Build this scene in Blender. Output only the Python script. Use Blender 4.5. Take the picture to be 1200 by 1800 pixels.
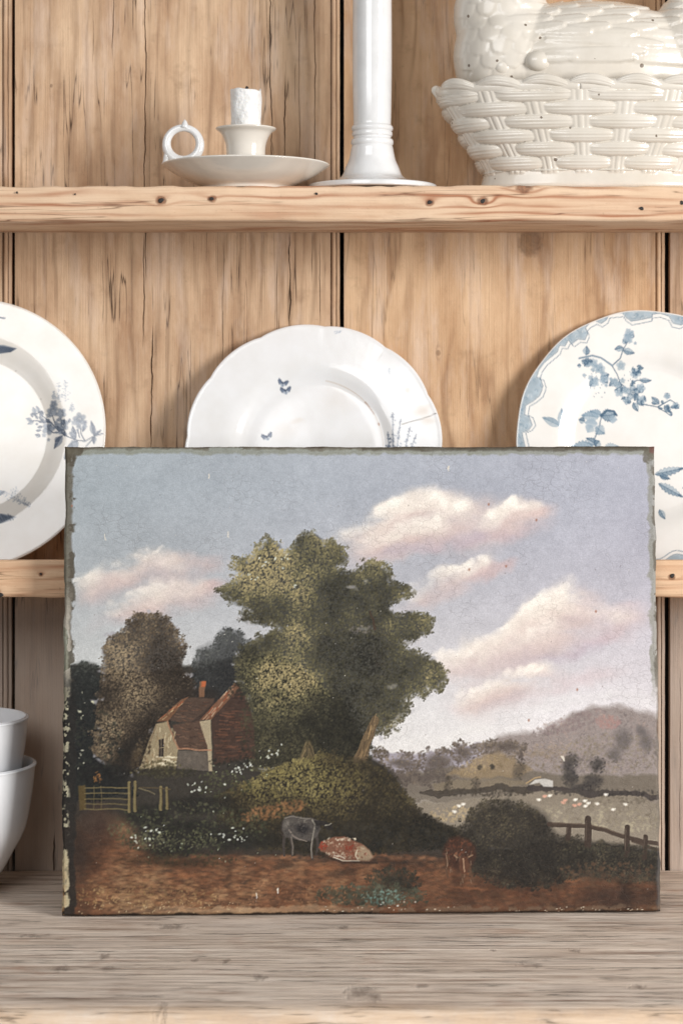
import bpy, bmesh, math, random
import numpy as np
from mathutils import Vector, Matrix

# ------------------------------------------------------------------ units
# Everything is laid out in "U" (1 U = 0.475 mm); wall plane Y = 0, worktop Z = 0.
K = 0.000475
FPX, YH, DB = 3600.0, 704.0, 3956.0      # focal length / eye level / eye-to-wall distance, in U
EYE = 908.0                              # eye height above the worktop

# ------------------------------------------------------------------ camera, world, lamps, exposure
scn = bpy.context.scene
for o in list(bpy.data.objects):
    bpy.data.objects.remove(o)
cam_d = bpy.data.cameras.new('camera')
cam = bpy.data.objects.new('camera', cam_d)
scn.collection.objects.link(cam)
scn.camera = cam
cam.location = (0, -DB*K, EYE*K)
cam.rotation_euler = (math.radians(90), 0, 0)
cam_d.sensor_fit = 'HORIZONTAL'
cam_d.sensor_width = 36
cam_d.lens = 36*FPX/1200
cam_d.shift_y = -(900-YH)/1200
cam_d.clip_start, cam_d.clip_end = 0.05, 50
cam_d.dof.use_dof = True
cam_d.dof.focus_distance = 3600*K
cam_d.dof.aperture_fstop = 12.0

world = bpy.data.worlds.new('World')
scn.world = world
world.use_nodes = True
bg = world.node_tree.nodes['Background']
bg.inputs[0].default_value = (0.98, 0.99, 1.0, 1)
bg.inputs[1].default_value = 0.27

def area(name, loc, target, sx, sy, power, col):
    d = bpy.data.lights.new(name, 'AREA')
    d.shape = 'RECTANGLE'; d.size = sx; d.size_y = sy
    d.energy = power; d.color = col
    o = bpy.data.objects.new(name, d)
    scn.collection.objects.link(o)
    o.location = loc
    o.rotation_euler = (Vector(target)-Vector(loc)).to_track_quat('-Z', 'Y').to_euler()
    return o
area('window_light', (2.15, -1.95, 0.76), (0, -0.05, 0.42), 0.85, 1.2, 82, (1.0, 0.988, 0.975))
area('room_light', (-0.9, -2.5, 1.55), (0, -0.2, 0.25), 1.5, 1.2, 22, (0.985, 0.99, 1.0))

scn.view_settings.view_transform = 'Standard'
scn.view_settings.look = 'None'
scn.view_settings.exposure = 0.06
scn.view_settings.gamma = 1

# ------------------------------------------------------------------ helpers
rng = np.random.default_rng(7)
random.seed(7)
col = scn.collection

def PX(px, Y):                 # picture x -> X at depth Y
    return (px-600)*(DB+Y)/FPX
def PZ(py, Y):
    return EYE-(py-YH)*(DB+Y)/FPX

def thing(name, label, cat, loc=(0, 0, 0), group=None):
    o = bpy.data.objects.new(name, None)
    o.empty_display_size = 0.02
    col.objects.link(o)
    o.location = Vector(loc)*K
    o['label'] = label; o['category'] = cat
    if group: o['group'] = group
    return o

def mesh_obj(name, V, F, mat, parent=None, smooth=True, scale=K, colors=None):
    me = bpy.data.meshes.new(name)
    V = np.asarray(V, dtype=np.float64)*scale
    me.vertices.add(len(V)); me.vertices.foreach_set('co', V.ravel())
    if isinstance(F, np.ndarray):
        n = len(F); k = F.shape[1]
        me.loops.add(n*k); me.loops.foreach_set('vertex_index', F.astype(np.int32).ravel())
        me.polygons.add(n)
        me.polygons.foreach_set('loop_start', np.arange(0, n*k, k, dtype=np.int32))
        me.polygons.foreach_set('loop_total', np.full(n, k, dtype=np.int32))
    else:
        L = [i for f in F for i in f]
        me.loops.add(len(L)); me.loops.foreach_set('vertex_index', L)
        me.polygons.add(len(F))
        tot = [len(f) for f in F]
        st = np.concatenate([[0], np.cumsum(tot)[:-1]])
        me.polygons.foreach_set('loop_start', st.astype(np.int32))
        me.polygons.foreach_set('loop_total', np.array(tot, dtype=np.int32))
    me.update(calc_edges=True); me.validate()
    if colors is not None:
        at = me.color_attributes.new('paint', 'FLOAT_COLOR', 'POINT')
        c = np.ones((len(V), 4), dtype=np.float32); c[:, :3] = colors
        at.data.foreach_set('color', c.ravel())
    me.polygons.foreach_set('use_smooth', [smooth]*len(me.polygons))
    me.materials.append(mat)
    o = bpy.data.objects.new(name, me)
    col.objects.link(o)
    if parent is not None:
        o.parent = parent
    return o

def bm_obj(name, bm, mat, parent=None, smooth=True):
    bm.normal_update()
    V = [v.co[:] for v in bm.verts]
    bm.verts.index_update()
    F = [[v.index for v in f.verts] for f in bm.faces]
    bm.free()
    return mesh_obj(name, V, F, mat, parent, smooth)

def box(name, x0, x1, y0, y1, z0, z1, mat, parent, bev=3.0, seg=3):
    bm = bmesh.new()
    bmesh.ops.create_cube(bm, size=1)
    for v in bm.verts:
        v.co = Vector(((x0+x1)/2+v.co.x*(x1-x0), (y0+y1)/2+v.co.y*(y1-y0), (z0+z1)/2+v.co.z*(z1-z0)))
    if bev:
        bmesh.ops.bevel(bm, geom=bm.edges[:], offset=bev, segments=seg, affect='EDGES', profile=0.5)
    return bm_obj(name, bm, mat, parent)

def grid_faces(nu, nv, wrap=False):
    """nu rows of nv verts; wrap joins last column to first"""
    i = np.arange(nu-1)[:, None]; j = np.arange(nv if wrap else nv-1)[None, :]
    a = i*nv+j; b = i*nv+(j+1) % nv; c = (i+1)*nv+(j+1) % nv; d = (i+1)*nv+j
    return np.stack([a, b, c, d], -1).reshape(-1, 4)

def crom(pts, n):
    """Catmull-Rom through points, n samples per span"""
    P = np.asarray(pts, float)
    P = np.vstack([2*P[0]-P[1], P, 2*P[-1]-P[-2]])
    out = []
    t = np.linspace(0, 1, n, endpoint=False)[:, None]
    for i in range(1, len(P)-2):
        a, b, c, d = P[i-1], P[i], P[i+1], P[i+2]
        out.append(0.5*((2*b)+(-a+c)*t+(2*a-5*b+4*c-d)*t**2+(-a+3*b-3*c+d)*t**3))
    out.append(P[-2][None])
    return np.vstack(out)

def lathe(name, prof, mat, parent, loc=(0, 0, 0), n=96, sm=6, closed_ends=True):
    """prof: (r, z) from bottom centre round to top; smoothed when sm"""
    P = crom(prof, sm) if sm else np.asarray(prof, float)
    P[:, 0] = np.maximum(P[:, 0], 0.02)
    th = np.linspace(0, 2*math.pi, n, endpoint=False)
    V = np.stack([P[:, :1]*np.cos(th)[None], P[:, :1]*np.sin(th)[None], np.repeat(P[:, 1:], n, 1)], -1).reshape(-1, 3)
    V = V+np.array(loc)
    return mesh_obj(name, V, grid_faces(len(P), n, True), mat, parent)

def tube(path, rad, n=12, up=(0, 1, 0), flat=1.0):
    P = np.asarray(path, float); m = len(P)
    rad = np.broadcast_to(np.asarray(rad, float), (m,))
    T = np.gradient(P, axis=0); T /= np.linalg.norm(T, axis=1)[:, None]+1e-9
    A = np.cross(T, np.asarray(up, float)); A /= np.linalg.norm(A, axis=1)[:, None]+1e-9
    B = np.cross(T, A)
    th = np.linspace(0, 2*math.pi, n, endpoint=False)
    V = P[:, None]+rad[:, None, None]*(np.cos(th)[None, :, None]*A[:, None]+flat*np.sin(th)[None, :, None]*B[:, None])
    V = V.reshape(-1, 3)
    F = [list(f) for f in grid_faces(m, n, True)]
    F.append(list(range(n))[::-1]); F.append(list(range((m-1)*n, m*n)))
    return V, F

def merge(parts):
    V = []; F = []; o = 0
    for v, f in parts:
        V.append(np.asarray(v)); F += [[i+o for i in q] for q in f]; o += len(v)
    return np.vstack(V), F

def lin(c):
    c = np.asarray(c, float)/255.0
    return np.where(c <= 0.04045, c/12.92, ((c+0.055)/1.055)**2.4)

def vnoise(h, w, cy, cx, seed):
    r = np.random.default_rng(seed)
    cy = max(2, int(cy)); cx = max(2, int(cx))
    g = r.random((cy+2, cx+2))
    y = np.linspace(0, cy, h, endpoint=False); x = np.linspace(0, cx, w, endpoint=False)
    yi = y.astype(int); xi = x.astype(int)
    fy = (y-yi)[:, None]; fx = (x-xi)[None]
    fy = fy*fy*(3-2*fy); fx = fx*fx*(3-2*fx)
    a = g[yi][:, xi]; b = g[yi][:, xi+1]; c = g[yi+1][:, xi]; d = g[yi+1][:, xi+1]
    return (a*(1-fx)+b*fx)*(1-fy)+(c*(1-fx)+d*fx)*fy
def fbm(h, w, cy, cx, seed, octv=5, gain=0.55):
    o = np.zeros((h, w)); amp = 1; s = 0
    for k in range(octv):
        o += amp*vnoise(h, w, cy*2**k, cx*2**k, seed+k*17); s += amp; amp *= gain
    return o/s

# ------------------------------------------------------------------ node helpers / materials
class NT:
    def __init__(s, name):
        s.m = bpy.data.materials.new(name); s.m.use_nodes = True
        s.t = s.m.node_tree; s.n = s.t.nodes; s.l = s.t.links
        s.bsdf = s.n['Principled BSDF']
    def put(s, sock, v):
        if v is None: return
        if hasattr(v, 'is_output') or isinstance(v, bpy.types.NodeSocket): s.l.new(v, sock)
        else:
            try: sock.default_value = v
            except Exception: sock.default_value = (*v, 1)
    def math(s, op, a, b=None, c=None, clamp=False):
        n = s.n.new('ShaderNodeMath'); n.operation = op; n.use_clamp = clamp
        s.put(n.inputs[0], a); s.put(n.inputs[1], b); s.put(n.inputs[2], c)
        return n.outputs[0]
    def coord(s, scale=(1, 1, 1), loc=(0, 0, 0)):
        tc = s.n.new('ShaderNodeTexCoord'); mp = s.n.new('ShaderNodeMapping')
        s.l.new(tc.outputs['Object'], mp.inputs[0])
        mp.inputs['Scale'].default_value = [q/K for q in scale]; mp.inputs['Location'].default_value = loc
        return mp.outputs[0]
    def vmap(s, v, scale, loc=(0, 0, 0)):
        mp = s.n.new('ShaderNodeMapping'); s.l.new(v, mp.inputs[0])
        mp.inputs['Scale'].default_value = scale; mp.inputs['Location'].default_value = loc
        return mp.outputs[0]
    def noise(s, v, scale=1, detail=4, rough=0.55, dist=0):
        n = s.n.new('ShaderNodeTexNoise'); s.l.new(v, n.inputs['Vector'])
        n.inputs['Scale'].default_value = scale; n.inputs['Detail'].default_value = detail
        n.inputs['Roughness'].default_value = rough; n.inputs['Distortion'].default_value = dist
        return n.outputs['Fac']
    def ramp(s, f, stops, interp='LINEAR'):
        n = s.n.new('ShaderNodeValToRGB'); n.color_ramp.interpolation = interp
        s.put(n.inputs[0], f)
        e = n.color_ramp.elements
        while len(e) < len(stops): e.new(0.5)
        for q, (p, c) in zip(e, stops):
            q.position = p
            q.color = (c, c, c, 1) if isinstance(c, (int, float)) else (*c, 1)
        return n.outputs[0]
    def mix(s, f, a, b, mode='MIX'):
        n = s.n.new('ShaderNodeMix'); n.data_type = 'RGBA'; n.blend_type = mode
        s.put(n.inputs[0], f)
        for q, v in ((n.inputs[6], a), (n.inputs[7], b)):
            if isinstance(v, (tuple, list, np.ndarray)): q.default_value = (*[float(z) for z in v][:3], 1)
            else: s.l.new(v, q)
        return n.outputs[2]
    def sep(s, v):
        n = s.n.new('ShaderNodeSeparateXYZ'); s.l.new(v, n.inputs[0]); return n.outputs
    def comb(s, x, y, z):
        n = s.n.new('ShaderNodeCombineXYZ')
        for i, q in enumerate((x, y, z)): s.put(n.inputs[i], q)
        return n.outputs[0]
    def bump(s, h, strength, dist):
        n = s.n.new('ShaderNodeBump'); s.l.new(h, n.inputs['Height'])
        n.inputs['Strength'].default_value = strength; n.inputs['Distance'].default_value = dist
        s.l.new(n.outputs[0], s.bsdf.inputs['Normal']); return n
    def set(s, **kw):
        for k, v in kw.items():
            s.put(s.bsdf.inputs[k.replace('_', ' ')], v)

def C(r, g, b): return tuple(float(v) for v in lin((r, g, b)))

def wood(name, axis, pale, mid, dark, ring=16.0, seed=0.0, knots=(), rough=0.7, wav=26.0, grainy=1.0, stains=0.4, wear=None, line=0.7, wash=0.0, hair=0.5, washc=(222, 198, 178), low_haze=False):
    """stripped pine. axis = grain direction ('X' or 'Z'); knots = (x, z|y, radius, pull) in U"""
    t = NT(name)
    P = t.coord()
    x, y, z = t.sep(P)
    if axis == 'Z': al, ac, de = z, x, y
    elif axis == 'X': al, ac, de = x, z, y
    else: al, ac, de = x, y, z          # 'T' : flat top, grain along X, across Y
    so = seed*137.31
    alo = t.math('ADD', al, so)
    lo = t.comb(t.math('MULTIPLY', alo, 1/520), t.math('MULTIPLY', ac, 1/85), t.math('MULTIPLY', de, 1/85))
    w1 = t.math('MULTIPLY', t.math('SUBTRACT', t.noise(lo, 1, 3, 0.5), 0.5), wav*4)
    field = t.math('ADD', ac, w1)
    kmask = None
    for (ka, kc, kr, pull) in knots:
        da = t.math('DIVIDE', t.math('SUBTRACT', al, ka), kr*2.6)
        dc = t.math('DIVIDE', t.math('SUBTRACT', ac, kc), kr*1.25)
        d2 = t.math('ADD', t.math('MULTIPLY', da, da), t.math('MULTIPLY', dc, dc))
        g = t.math('DIVIDE', pull, t.math('ADD', 1.0, t.math('MULTIPLY', d2, d2)))
        sg = t.math('MULTIPLY', g, t.math('SIGN', dc)) if pull < 0 else g
        field = t.math('ADD', field, sg)
        da = t.math('DIVIDE', t.math('SUBTRACT', al, ka), kr*1.25)
        dc = t.math('DIVIDE', t.math('SUBTRACT', ac, kc), kr)
        d = t.math('SQRT', t.math('ADD', t.math('MULTIPLY', da, da), t.math('MULTIPLY', dc, dc)))
        wob = t.math('MULTIPLY', t.math('SUBTRACT', t.noise(t.vmap(P, (0.09,)*3), 1, 3), 0.5), 0.7)
        k1 = t.math('SUBTRACT', 1.25, t.math('ADD', d, wob), clamp=True)
        kmask = k1 if kmask is None else t.math('MAXIMUM', kmask, k1)
    ph = t.math('MULTIPLY', field, 2*math.pi/ring)
    s1 = t.math('MULTIPLY_ADD', t.math('SINE', ph), 0.5, 0.5)
    s1 = t.math('POWER', s1, 3.0)
    fade = t.ramp(t.noise(t.comb(t.math('MULTIPLY', alo, 1/300), t.math('MULTIPLY', ac, 1/40), t.math('MULTIPLY', de, 1/40)), 1, 2), [(0.35, 0.0), (0.62, 1.0)])
    ringm = t.math('MULTIPLY', t.math('MULTIPLY', s1, fade), line)
    fib = t.noise(t.comb(t.math('MULTIPLY', alo, 1/150), t.math('MULTIPLY', ac, 1/2.6), t.math('MULTIPLY', de, 1/2.6)), 1, 4, 0.6)
    fib2 = t.noise(t.comb(t.math('MULTIPLY', alo, 1/420), t.math('MULTIPLY', ac, 1/14), t.math('MULTIPLY', de, 1/14)), 1, 4, 0.6)
    tone = t.noise(t.comb(t.math('MULTIPLY', alo, 1/230), t.math('MULTIPLY', ac, 1/80), t.math('MULTIPLY', de, 1/80)), 1, 6, 0.62)
    base = t.ramp(tone, [(0.30, mid), (0.66, pale)])
    base = t.mix(t.ramp(fib2, [(0.50, 0.0), (0.75, 0.55*grainy)]), base, dark)
    base = t.mix(t.ramp(fib, [(0.52, 0.0), (0.80, 0.42*grainy)]), base, dark)
    base = t.mix(ringm, base, dark)
    blot = t.noise(t.vmap(P, (1/60.,)*3, (seed*3.1, 0, 0)), 1, 5, 0.65)
    base = t.mix(t.ramp(blot, [(0.56, 0.0), (0.75, stains)]), base, tuple(0.62*c for c in mid))
    fleck = t.noise(t.vmap(P, (1/9.,)*3, (seed*9.7, 0, 0)), 1, 4, 0.7)
    base = t.mix(t.ramp(fleck, [(0.66, 0.0), (0.72, 0.35)]), base, tuple(0.45*c for c in dark))
    hc = t.noise(t.comb(t.math('MULTIPLY', alo, 1/700), t.math('MULTIPLY', ac, 1/30), t.math('MULTIPLY', de, 1/30)), 1, 3, 0.5)
    hl = t.ramp(t.math('ABSOLUTE', t.math('SUBTRACT', hc, 0.47)), [(0.0, 1.0), (0.010, 0.0)])
    hl = t.math('MULTIPLY', hl, t.ramp(t.noise(t.vmap(P, (1/140.,)*3, (seed*5.0, 0, 0)), 1, 2), [(0.46, 0.0), (0.54, min(1.0, hair*1.4))]))
    base = t.mix(hl, base, tuple(0.35*c for c in dark))
    if wash:
        wsh = t.noise(t.comb(t.math('MULTIPLY', alo, 1/210), t.math('MULTIPLY', ac, 1/46), t.math('MULTIPLY', de, 1/46)), 1, 5, 0.62)
        base = t.mix(t.ramp(wsh, [(0.50, 0.0), (0.72, wash)]), base, C(*washc))
    if low_haze:                       # pale hazy light on the boards below the lower shelf, mixed into their colour
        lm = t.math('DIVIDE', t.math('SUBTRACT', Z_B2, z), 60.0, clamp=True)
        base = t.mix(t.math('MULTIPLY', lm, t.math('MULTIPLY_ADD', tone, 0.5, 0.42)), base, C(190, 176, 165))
    if kmask is not None:
        kn = t.noise(t.vmap(P, (0.16,)*3), 1, 4, 0.6)
        kc = t.ramp(kn, [(0.35, tuple(0.25*c for c in dark)), (0.65, tuple(0.8*c for c in dark))])
        base = t.mix(t.ramp(kmask, [(0.15, 0.0), (0.55, 0.8 if axis != 'Z' else 0.5)]), base, kc)
    if wear is not None:
        # pale scuffed arris along front edge: wear = (axis index, from, to, colour)
        c = t.sep(P)[wear[0]]
        f = t.math('DIVIDE', t.math('SUBTRACT', c, wear[1]), wear[2]-wear[1], clamp=True)
        f = t.math('MULTIPLY', f, t.math('MULTIPLY_ADD', t.noise(t.vmap(P, (1/30.,)*3), 1, 4), 1.0, 0.35), clamp=True)
        base = t.mix(f, base, wear[3])
    t.set(Base_Color=base, Roughness=rough)
    t.bsdf.inputs['Specular IOR Level'].default_value = 0.25
    h = t.math('ADD', t.math('MULTIPLY', fib, -0.8), t.math('MULTIPLY', ringm, -0.7))
    h = t.math('ADD', h, t.math('MULTIPLY', fleck, 0.35))
    t.bump(h, 0.6, 2.4*K)
    return t.m

def ceramic(name, base, rough=0.16, specks=None, paint=False, tint=None, craze=0.0, coat=0.35, spec=0.5):
    t = NT(name)
    P = t.coord()
    tone = t.noise(t.vmap(P, (1/70.,)*3), 1, 4, 0.6)
    c = t.mix(t.ramp(tone, [(0.35, 0.0), (0.7, 1.0)]), base, tint or tuple(0.95*q for q in base))
    if paint:
        a = t.n.new('ShaderNodeAttribute'); a.attribute_name = 'paint'
        c = t.mix(1.0, c, a.outputs['Color'], 'MULTIPLY')
    if specks:
        v = t.n.new('ShaderNodeTexVoronoi'); t.l.new(t.vmap(P, (1/specks[0],)*3), v.inputs['Vector'])
        v.inputs['Scale'].default_value = 1
        wob = t.noise(t.vmap(P, (0.45,)*3), 1, 3)
        d = t.math('ADD', v.outputs['Distance'], t.math('MULTIPLY', t.math('SUBTRACT', wob, 0.5), 0.07))
        cell = t.sep(v.outputs['Color'])[0]
        thr = t.math('MULTIPLY', t.math('POWER', cell, 3.0), specks[1])
        m = t.math('GREATER_THAN', thr, d)
        c = t.mix(t.math('MULTIPLY', m, 0.85), c, C(92, 72, 52))
    r = t.math('MULTIPLY_ADD', t.noise(t.vmap(P, (1/25.,)*3), 1, 3), 0.12, rough-0.06)
    t.set(Base_Color=c, Roughness=r)
    t.bsdf.inputs['Specular IOR Level'].default_value = spec
    t.bsdf.inputs['Coat Weight'].default_value = coat
    t.bsdf.inputs['Coat Roughness'].default_value = 0.08
    h = t.noise(t.vmap(P, (1/34.,)*3), 1, 3, 0.5)
    t.bump(h, 0.25, 1.4*K)
    return t.m

def plain(name, base, rough=0.6, var=0.25, scale=12.0, bump=0.3):
    t = NT(name)
    P = t.coord()
    n = t.noise(t.vmap(P, (1/scale,)*3), 1, 5, 0.6)
    c = t.mix(t.ramp(n, [(0.35, 0.0), (0.7, 1.0)]), base, tuple((1-var)*q for q in base))
    t.set(Base_Color=c, Roughness=rough)
    t.bump(n, bump, 1.0*K)
    return t.m

#------------------------------------------------------------------ MATERIALS
S_F = -255.0            # shelf front
Z_T1, Z_B1 = PZ(325, S_F), PZ(388, S_F)
Z_T2, Z_B2 = PZ(985, S_F), PZ(1051, S_F)
PALE, MID, DARK = C(214, 182, 154), C(196, 156, 124), C(150, 104, 74)
M_shelf = wood('pine_shelf_edge', 'X', C(230, 201, 171), C(217, 182, 149), C(170, 112, 80), ring=15, seed=1.3, wav=15, rough=0.62,
               knots=[(PX(283, -255), PZ(352, -255), 9, 8), (PX(848, -255), PZ(353, -255), 9, 14), (PX(755, -255), PZ(356, -255), 7.5, 6),
                      (PX(921, -255), PZ(329, -255), 13, -14), (PX(372, -255), PZ(349, -255), 7.5, 5), (PX(1150, -255), PZ(1012, -255), 5, 6)], stains=0.18, grainy=0.7, line=0.95)
M_mid = wood('pine_shelf_edge_lower', 'X', C(228, 194, 160), C(213, 173, 137), C(168, 110, 76), ring=20, seed=4.1, wav=12, rough=0.62,
             knots=[(PX(72, -255), PZ(1010, -255), 4, 9), (PX(1180, -255), PZ(1014, -255), 6, 7), (PX(-10, -255), PZ(1040, -255), 9, 12)], stains=0.15, grainy=0.8)
def worktop_mat():
    t = NT('grey_worktop_pine')
    P = t.coord(); x, y, z = t.sep(P)
    def nz(ax, ay, det=5, ro=0.6, off=0.0, az=1/40.):
        return t.noise(t.comb(t.math('MULTIPLY_ADD', x, ax, off), t.math('MULTIPLY', y, ay), t.math('MULTIPLY', z, az)), 1, det, ro)
    pale, mid, dark = C(246, 231, 215), C(226, 206, 187), C(146, 120, 102)
    base = t.ramp(nz(1/330., 1/70., 5, 0.6), [(0.32, mid), (0.66, pale)])
    grey = t.ramp(nz(1/260., 1/110., 4, 0.55, 9.0), [(0.45, 0.0), (0.65, 0.35)])
    base = t.mix(grey, base, C(200, 186, 175))
    A = nz(1/300., 1/15., 6, 0.65, 3.0); base = t.mix(t.ramp(A, [(0.48, 0.0), (0.68, 0.9)]), base, dark)
    B = nz(1/130., 1/5.5, 5, 0.62, 5.0); base = t.mix(t.ramp(B, [(0.50, 0.0), (0.70, 0.75)]), base, dark)
    Cc = nz(1/620., 1/24., 4, 0.55, 7.0)
    ln = t.ramp(t.math('ABSOLUTE', t.math('SUBTRACT', Cc, 0.49)), [(0.0, 1.0), (0.011, 0.0)])
    ln = t.math('MULTIPLY', ln, t.ramp(nz(1/150., 1/60., 2, 0.5, 2.0), [(0.44, 0.0), (0.54, 0.85)]))
    base = t.mix(ln, base, C(62, 48, 40))
    S = nz(1/90., 1/14., 6, 0.68, 11.0); base = t.mix(t.ramp(S, [(0.56, 0.0), (0.74, 0.6)]), base, C(232, 214, 192))
    rd = nz(1/110., 1/60., 4, 0.6, 17.0); base = t.mix(t.ramp(rd, [(0.58, 0.0), (0.72, 0.4)]), base, C(176, 130, 104))
    wob = t.math('MULTIPLY', t.math('SUBTRACT', nz(1/11., 1/26., 4, 0.65), 0.5), 2.6)
    km = None
    for (px, py, rx, ry) in [(182, 1681, 9, 12), (192, 1702, 16, 10), (105, 1703, 13, 14), (395, 1690, 9, 12), (455, 1718, 11, 12), (630, 1745, 22, 24), (655, 1752, 12, 18), (1005, 1671, 9, 9), (865, 1671, 5, 6), (935, 1697, 22, 8), (60, 1645, 26, 8), (300, 1629, 22, 12), (600, 1630, 10, 10), (740, 1733, 12, 8), (283, 1772, 10, 16), (340, 1688, 6, 6), (1120, 1735, 14, 8)]:
        d_ = 908.0*FPX/(py-YH); yk = d_-DB; xk = (px-600)*d_/FPX
        a = t.math('DIVIDE', t.math('SUBTRACT', x, xk), rx*1.1); b = t.math('DIVIDE', t.math('SUBTRACT', y, yk), ry*1.6)
        d = t.math('SQRT', t.math('ADD', t.math('MULTIPLY', a, a), t.math('MULTIPLY', b, b)))
        k1 = t.math('SUBTRACT', 1.2, t.math('ADD', d, wob), clamp=True)
        km = k1 if km is None else t.math('MAXIMUM', km, k1)
    base = t.mix(t.ramp(km, [(0.1, 0.0), (1.0, 0.5)]), base, C(84, 66, 56))
    f = t.math('DIVIDE', t.math('SUBTRACT', y, -874.0), -34.0, clamp=True)
    f = t.math('MULTIPLY', f, t.math('MULTIPLY_ADD', nz(1/40., 1/40., 5, 0.65), 2.4, -0.35, clamp=True), clamp=True)
    base = t.mix(t.math('MULTIPLY', f, 0.7), base, C(226, 196, 164))
    t.set(Base_Color=base, Roughness=0.78)
    t.bsdf.inputs['Specular IOR Level'].default_value = 0.25
    h = t.math('ADD', t.math('MULTIPLY', A, -0.9), t.math('ADD', t.math('MULTIPLY', B, -0.8), t.math('ADD', t.math('MULTIPLY', ln, -0.9), t.math('MULTIPLY', km, -0.5))))
    t.bump(h, 0.9, 6.0*K)
    return t.m
M_top = worktop_mat()
M_iron = plain('dark_iron', C(42, 36, 32), 0.6)
M_gap = plain('dark_backing', C(20, 16, 13), 0.9, bump=0.05)
M_white = ceramic('white_glaze', C(231, 230, 229), 0.10, tint=C(216, 215, 213), coat=0.7)
M_cup = ceramic('candle_cup_glaze', C(226, 219, 208), 0.14, tint=C(216, 209, 198), coat=0.5)
M_bowl = ceramic('white_bowl_glaze', C(240, 241, 243), 0.22, tint=C(232, 233, 235), coat=0.3)
M_hen = ceramic('cream_glaze', C(220, 212, 200), 0.24, specks=(26.0, 0.16), tint=C(209, 200, 186), coat=0.4)
M_plate = [ceramic('transfer_plate_glaze', C(238, 234, 227), 0.12, paint=True, tint=C(230, 224, 214), coat=0.6),
           ceramic('white_plate_glaze', C(236, 236, 236), 0.12, paint=True, tint=C(229, 228, 226), coat=0.6),
           ceramic('blue_border_plate_glaze', C(240, 237, 232), 0.12, paint=True, tint=C(233, 229, 222), coat=0.6)]

# ================================================================== THE DRESSER
dresser = thing('pine_dresser', 'stripped pine dresser with beaded back boards, two shelves and a worn grey worktop', 'dresser')
XL, XR = -1250.0, 1250.0

# ---- back boards: grids with real splits (cracks) cut into the face
def board(x0, x1, cracks, mat, bead=True, z0=-4.0, z1=2150.0, bx=14.0):
    xe = x1-(bx+4 if bead else 0)
    zs = np.arange(z0, z1+1, 8.0)
    nz = len(zs)
    cols = []                       # (x array, y array)
    r = np.random.default_rng(int(x0)+5000)
    base_x = list(np.linspace(x0, xe, 12))
    cr = sorted(cracks, key=lambda c: c[0])
    for q in base_x:
        if all(abs(q-c[0]) > 14 for c in cr) or q in (x0, xe):
            cols.append((q, np.full(nz, q), np.zeros(nz)))
    for (cx, za, zb, w, wob) in cr:
        ph = r.random()*9
        xw = cx+wob*(np.sin(zs/61+ph)+0.6*np.sin(zs/23+2*ph)+0.35*np.sin(zs/9.0+ph*3))+r.normal(0, 0.12*w+0.1, nz)
        ww = w*(0.75+0.5*np.abs(np.sin(zs/47+ph*2)))*np.clip((zs-za)/50, 0, 1)*np.clip((zb-zs)/50, 0, 1)
        dep = np.where(ww > 0.05, np.minimum(13, ww*6), 0)
        for f, d in ((-1, 0), (-0.75, 1), (0.75, 1), (1, 0)):
            cols.append((cx+f*1e-3, xw+f*ww*0.5, d*dep))
    cols.sort(key=lambda c: c[0])
    X = np.stack([c[1] for c in cols], 1); Y = np.stack([c[2] for c in cols], 1)
    X = np.maximum.accumulate(X, axis=1)
    # gentle cupping and unevenness of the old face
    u = (X-x0)/(xe-x0)
    Y = Y+1.2*np.sin(u*3.1)+0.5*np.sin(zs/170+x0)[:, None]
    edge = np.minimum(np.abs(u), np.abs(1-u))*(xe-x0)
    Y = Y+np.where(edge < 0.5, 2.2, 0)
    Zg = np.repeat(zs[:, None], X.shape[1], 1)
    V = np.stack([X, Y, Zg], -1)
    nzv, nxv = X.shape
    front = V.reshape(-1, 3)
    F = [list(f) for f in grid_faces(nzv, nxv)]
    n0 = len(front)
    bk = np.array([[x0, 26, z0], [xe, 26, z0], [xe, 26, z1], [x0, 26, z1]])
    Lf = [i*nxv for i in range(nzv)]; Rt = [i*nxv+nxv-1 for i in range(nzv)]
    F.append([n0, *Lf[::1], n0+3][::-1] if False else [n0+3, *Lf[::-1], n0])
    F.append([n0+1, *Rt, n0+2])
    ob = mesh_obj('back_board', np.vstack([front, bk]), F, mat, dresser, smooth=False)
    if bead:
        # beaded edge: quirk + half round + thin fillet
        pr = [(xe+0.8, 8), (xe+2.2, 7.6), (xe+2.6, 2.4)]
        for a in np.linspace(math.pi, 0, 11):
            pr.append((xe+2.6+(bx-6)/2*(1+math.cos(a)), 2.4-(bx-6)/2*0.8*math.sin(a)))
        pr += [(xe+bx-2.6, 6.5), (xe+bx-1.6, 6.5), (xe+bx-1.4, 1.0), (x1, 1.0), (x1, 25.0), (xe+0.8, 25.0)]
        pr = np.array(pr)
        zz = np.linspace(z0, z1, 80)
        jit = np.random.default_rng(int(x1)+900).normal(0, 0.22, (len(zz), 1))
        VV = np.stack([pr[None, :, 0]+jit, pr[None, :, 1]+np.zeros_like(jit)+0.25*jit, np.repeat(zz[:, None], len(pr), 1)], -1)
        mesh_obj('bead', VV.reshape(-1, 3), grid_faces(len(zz), len(pr)), mat, ob, smooth=False)
    return ob

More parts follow.
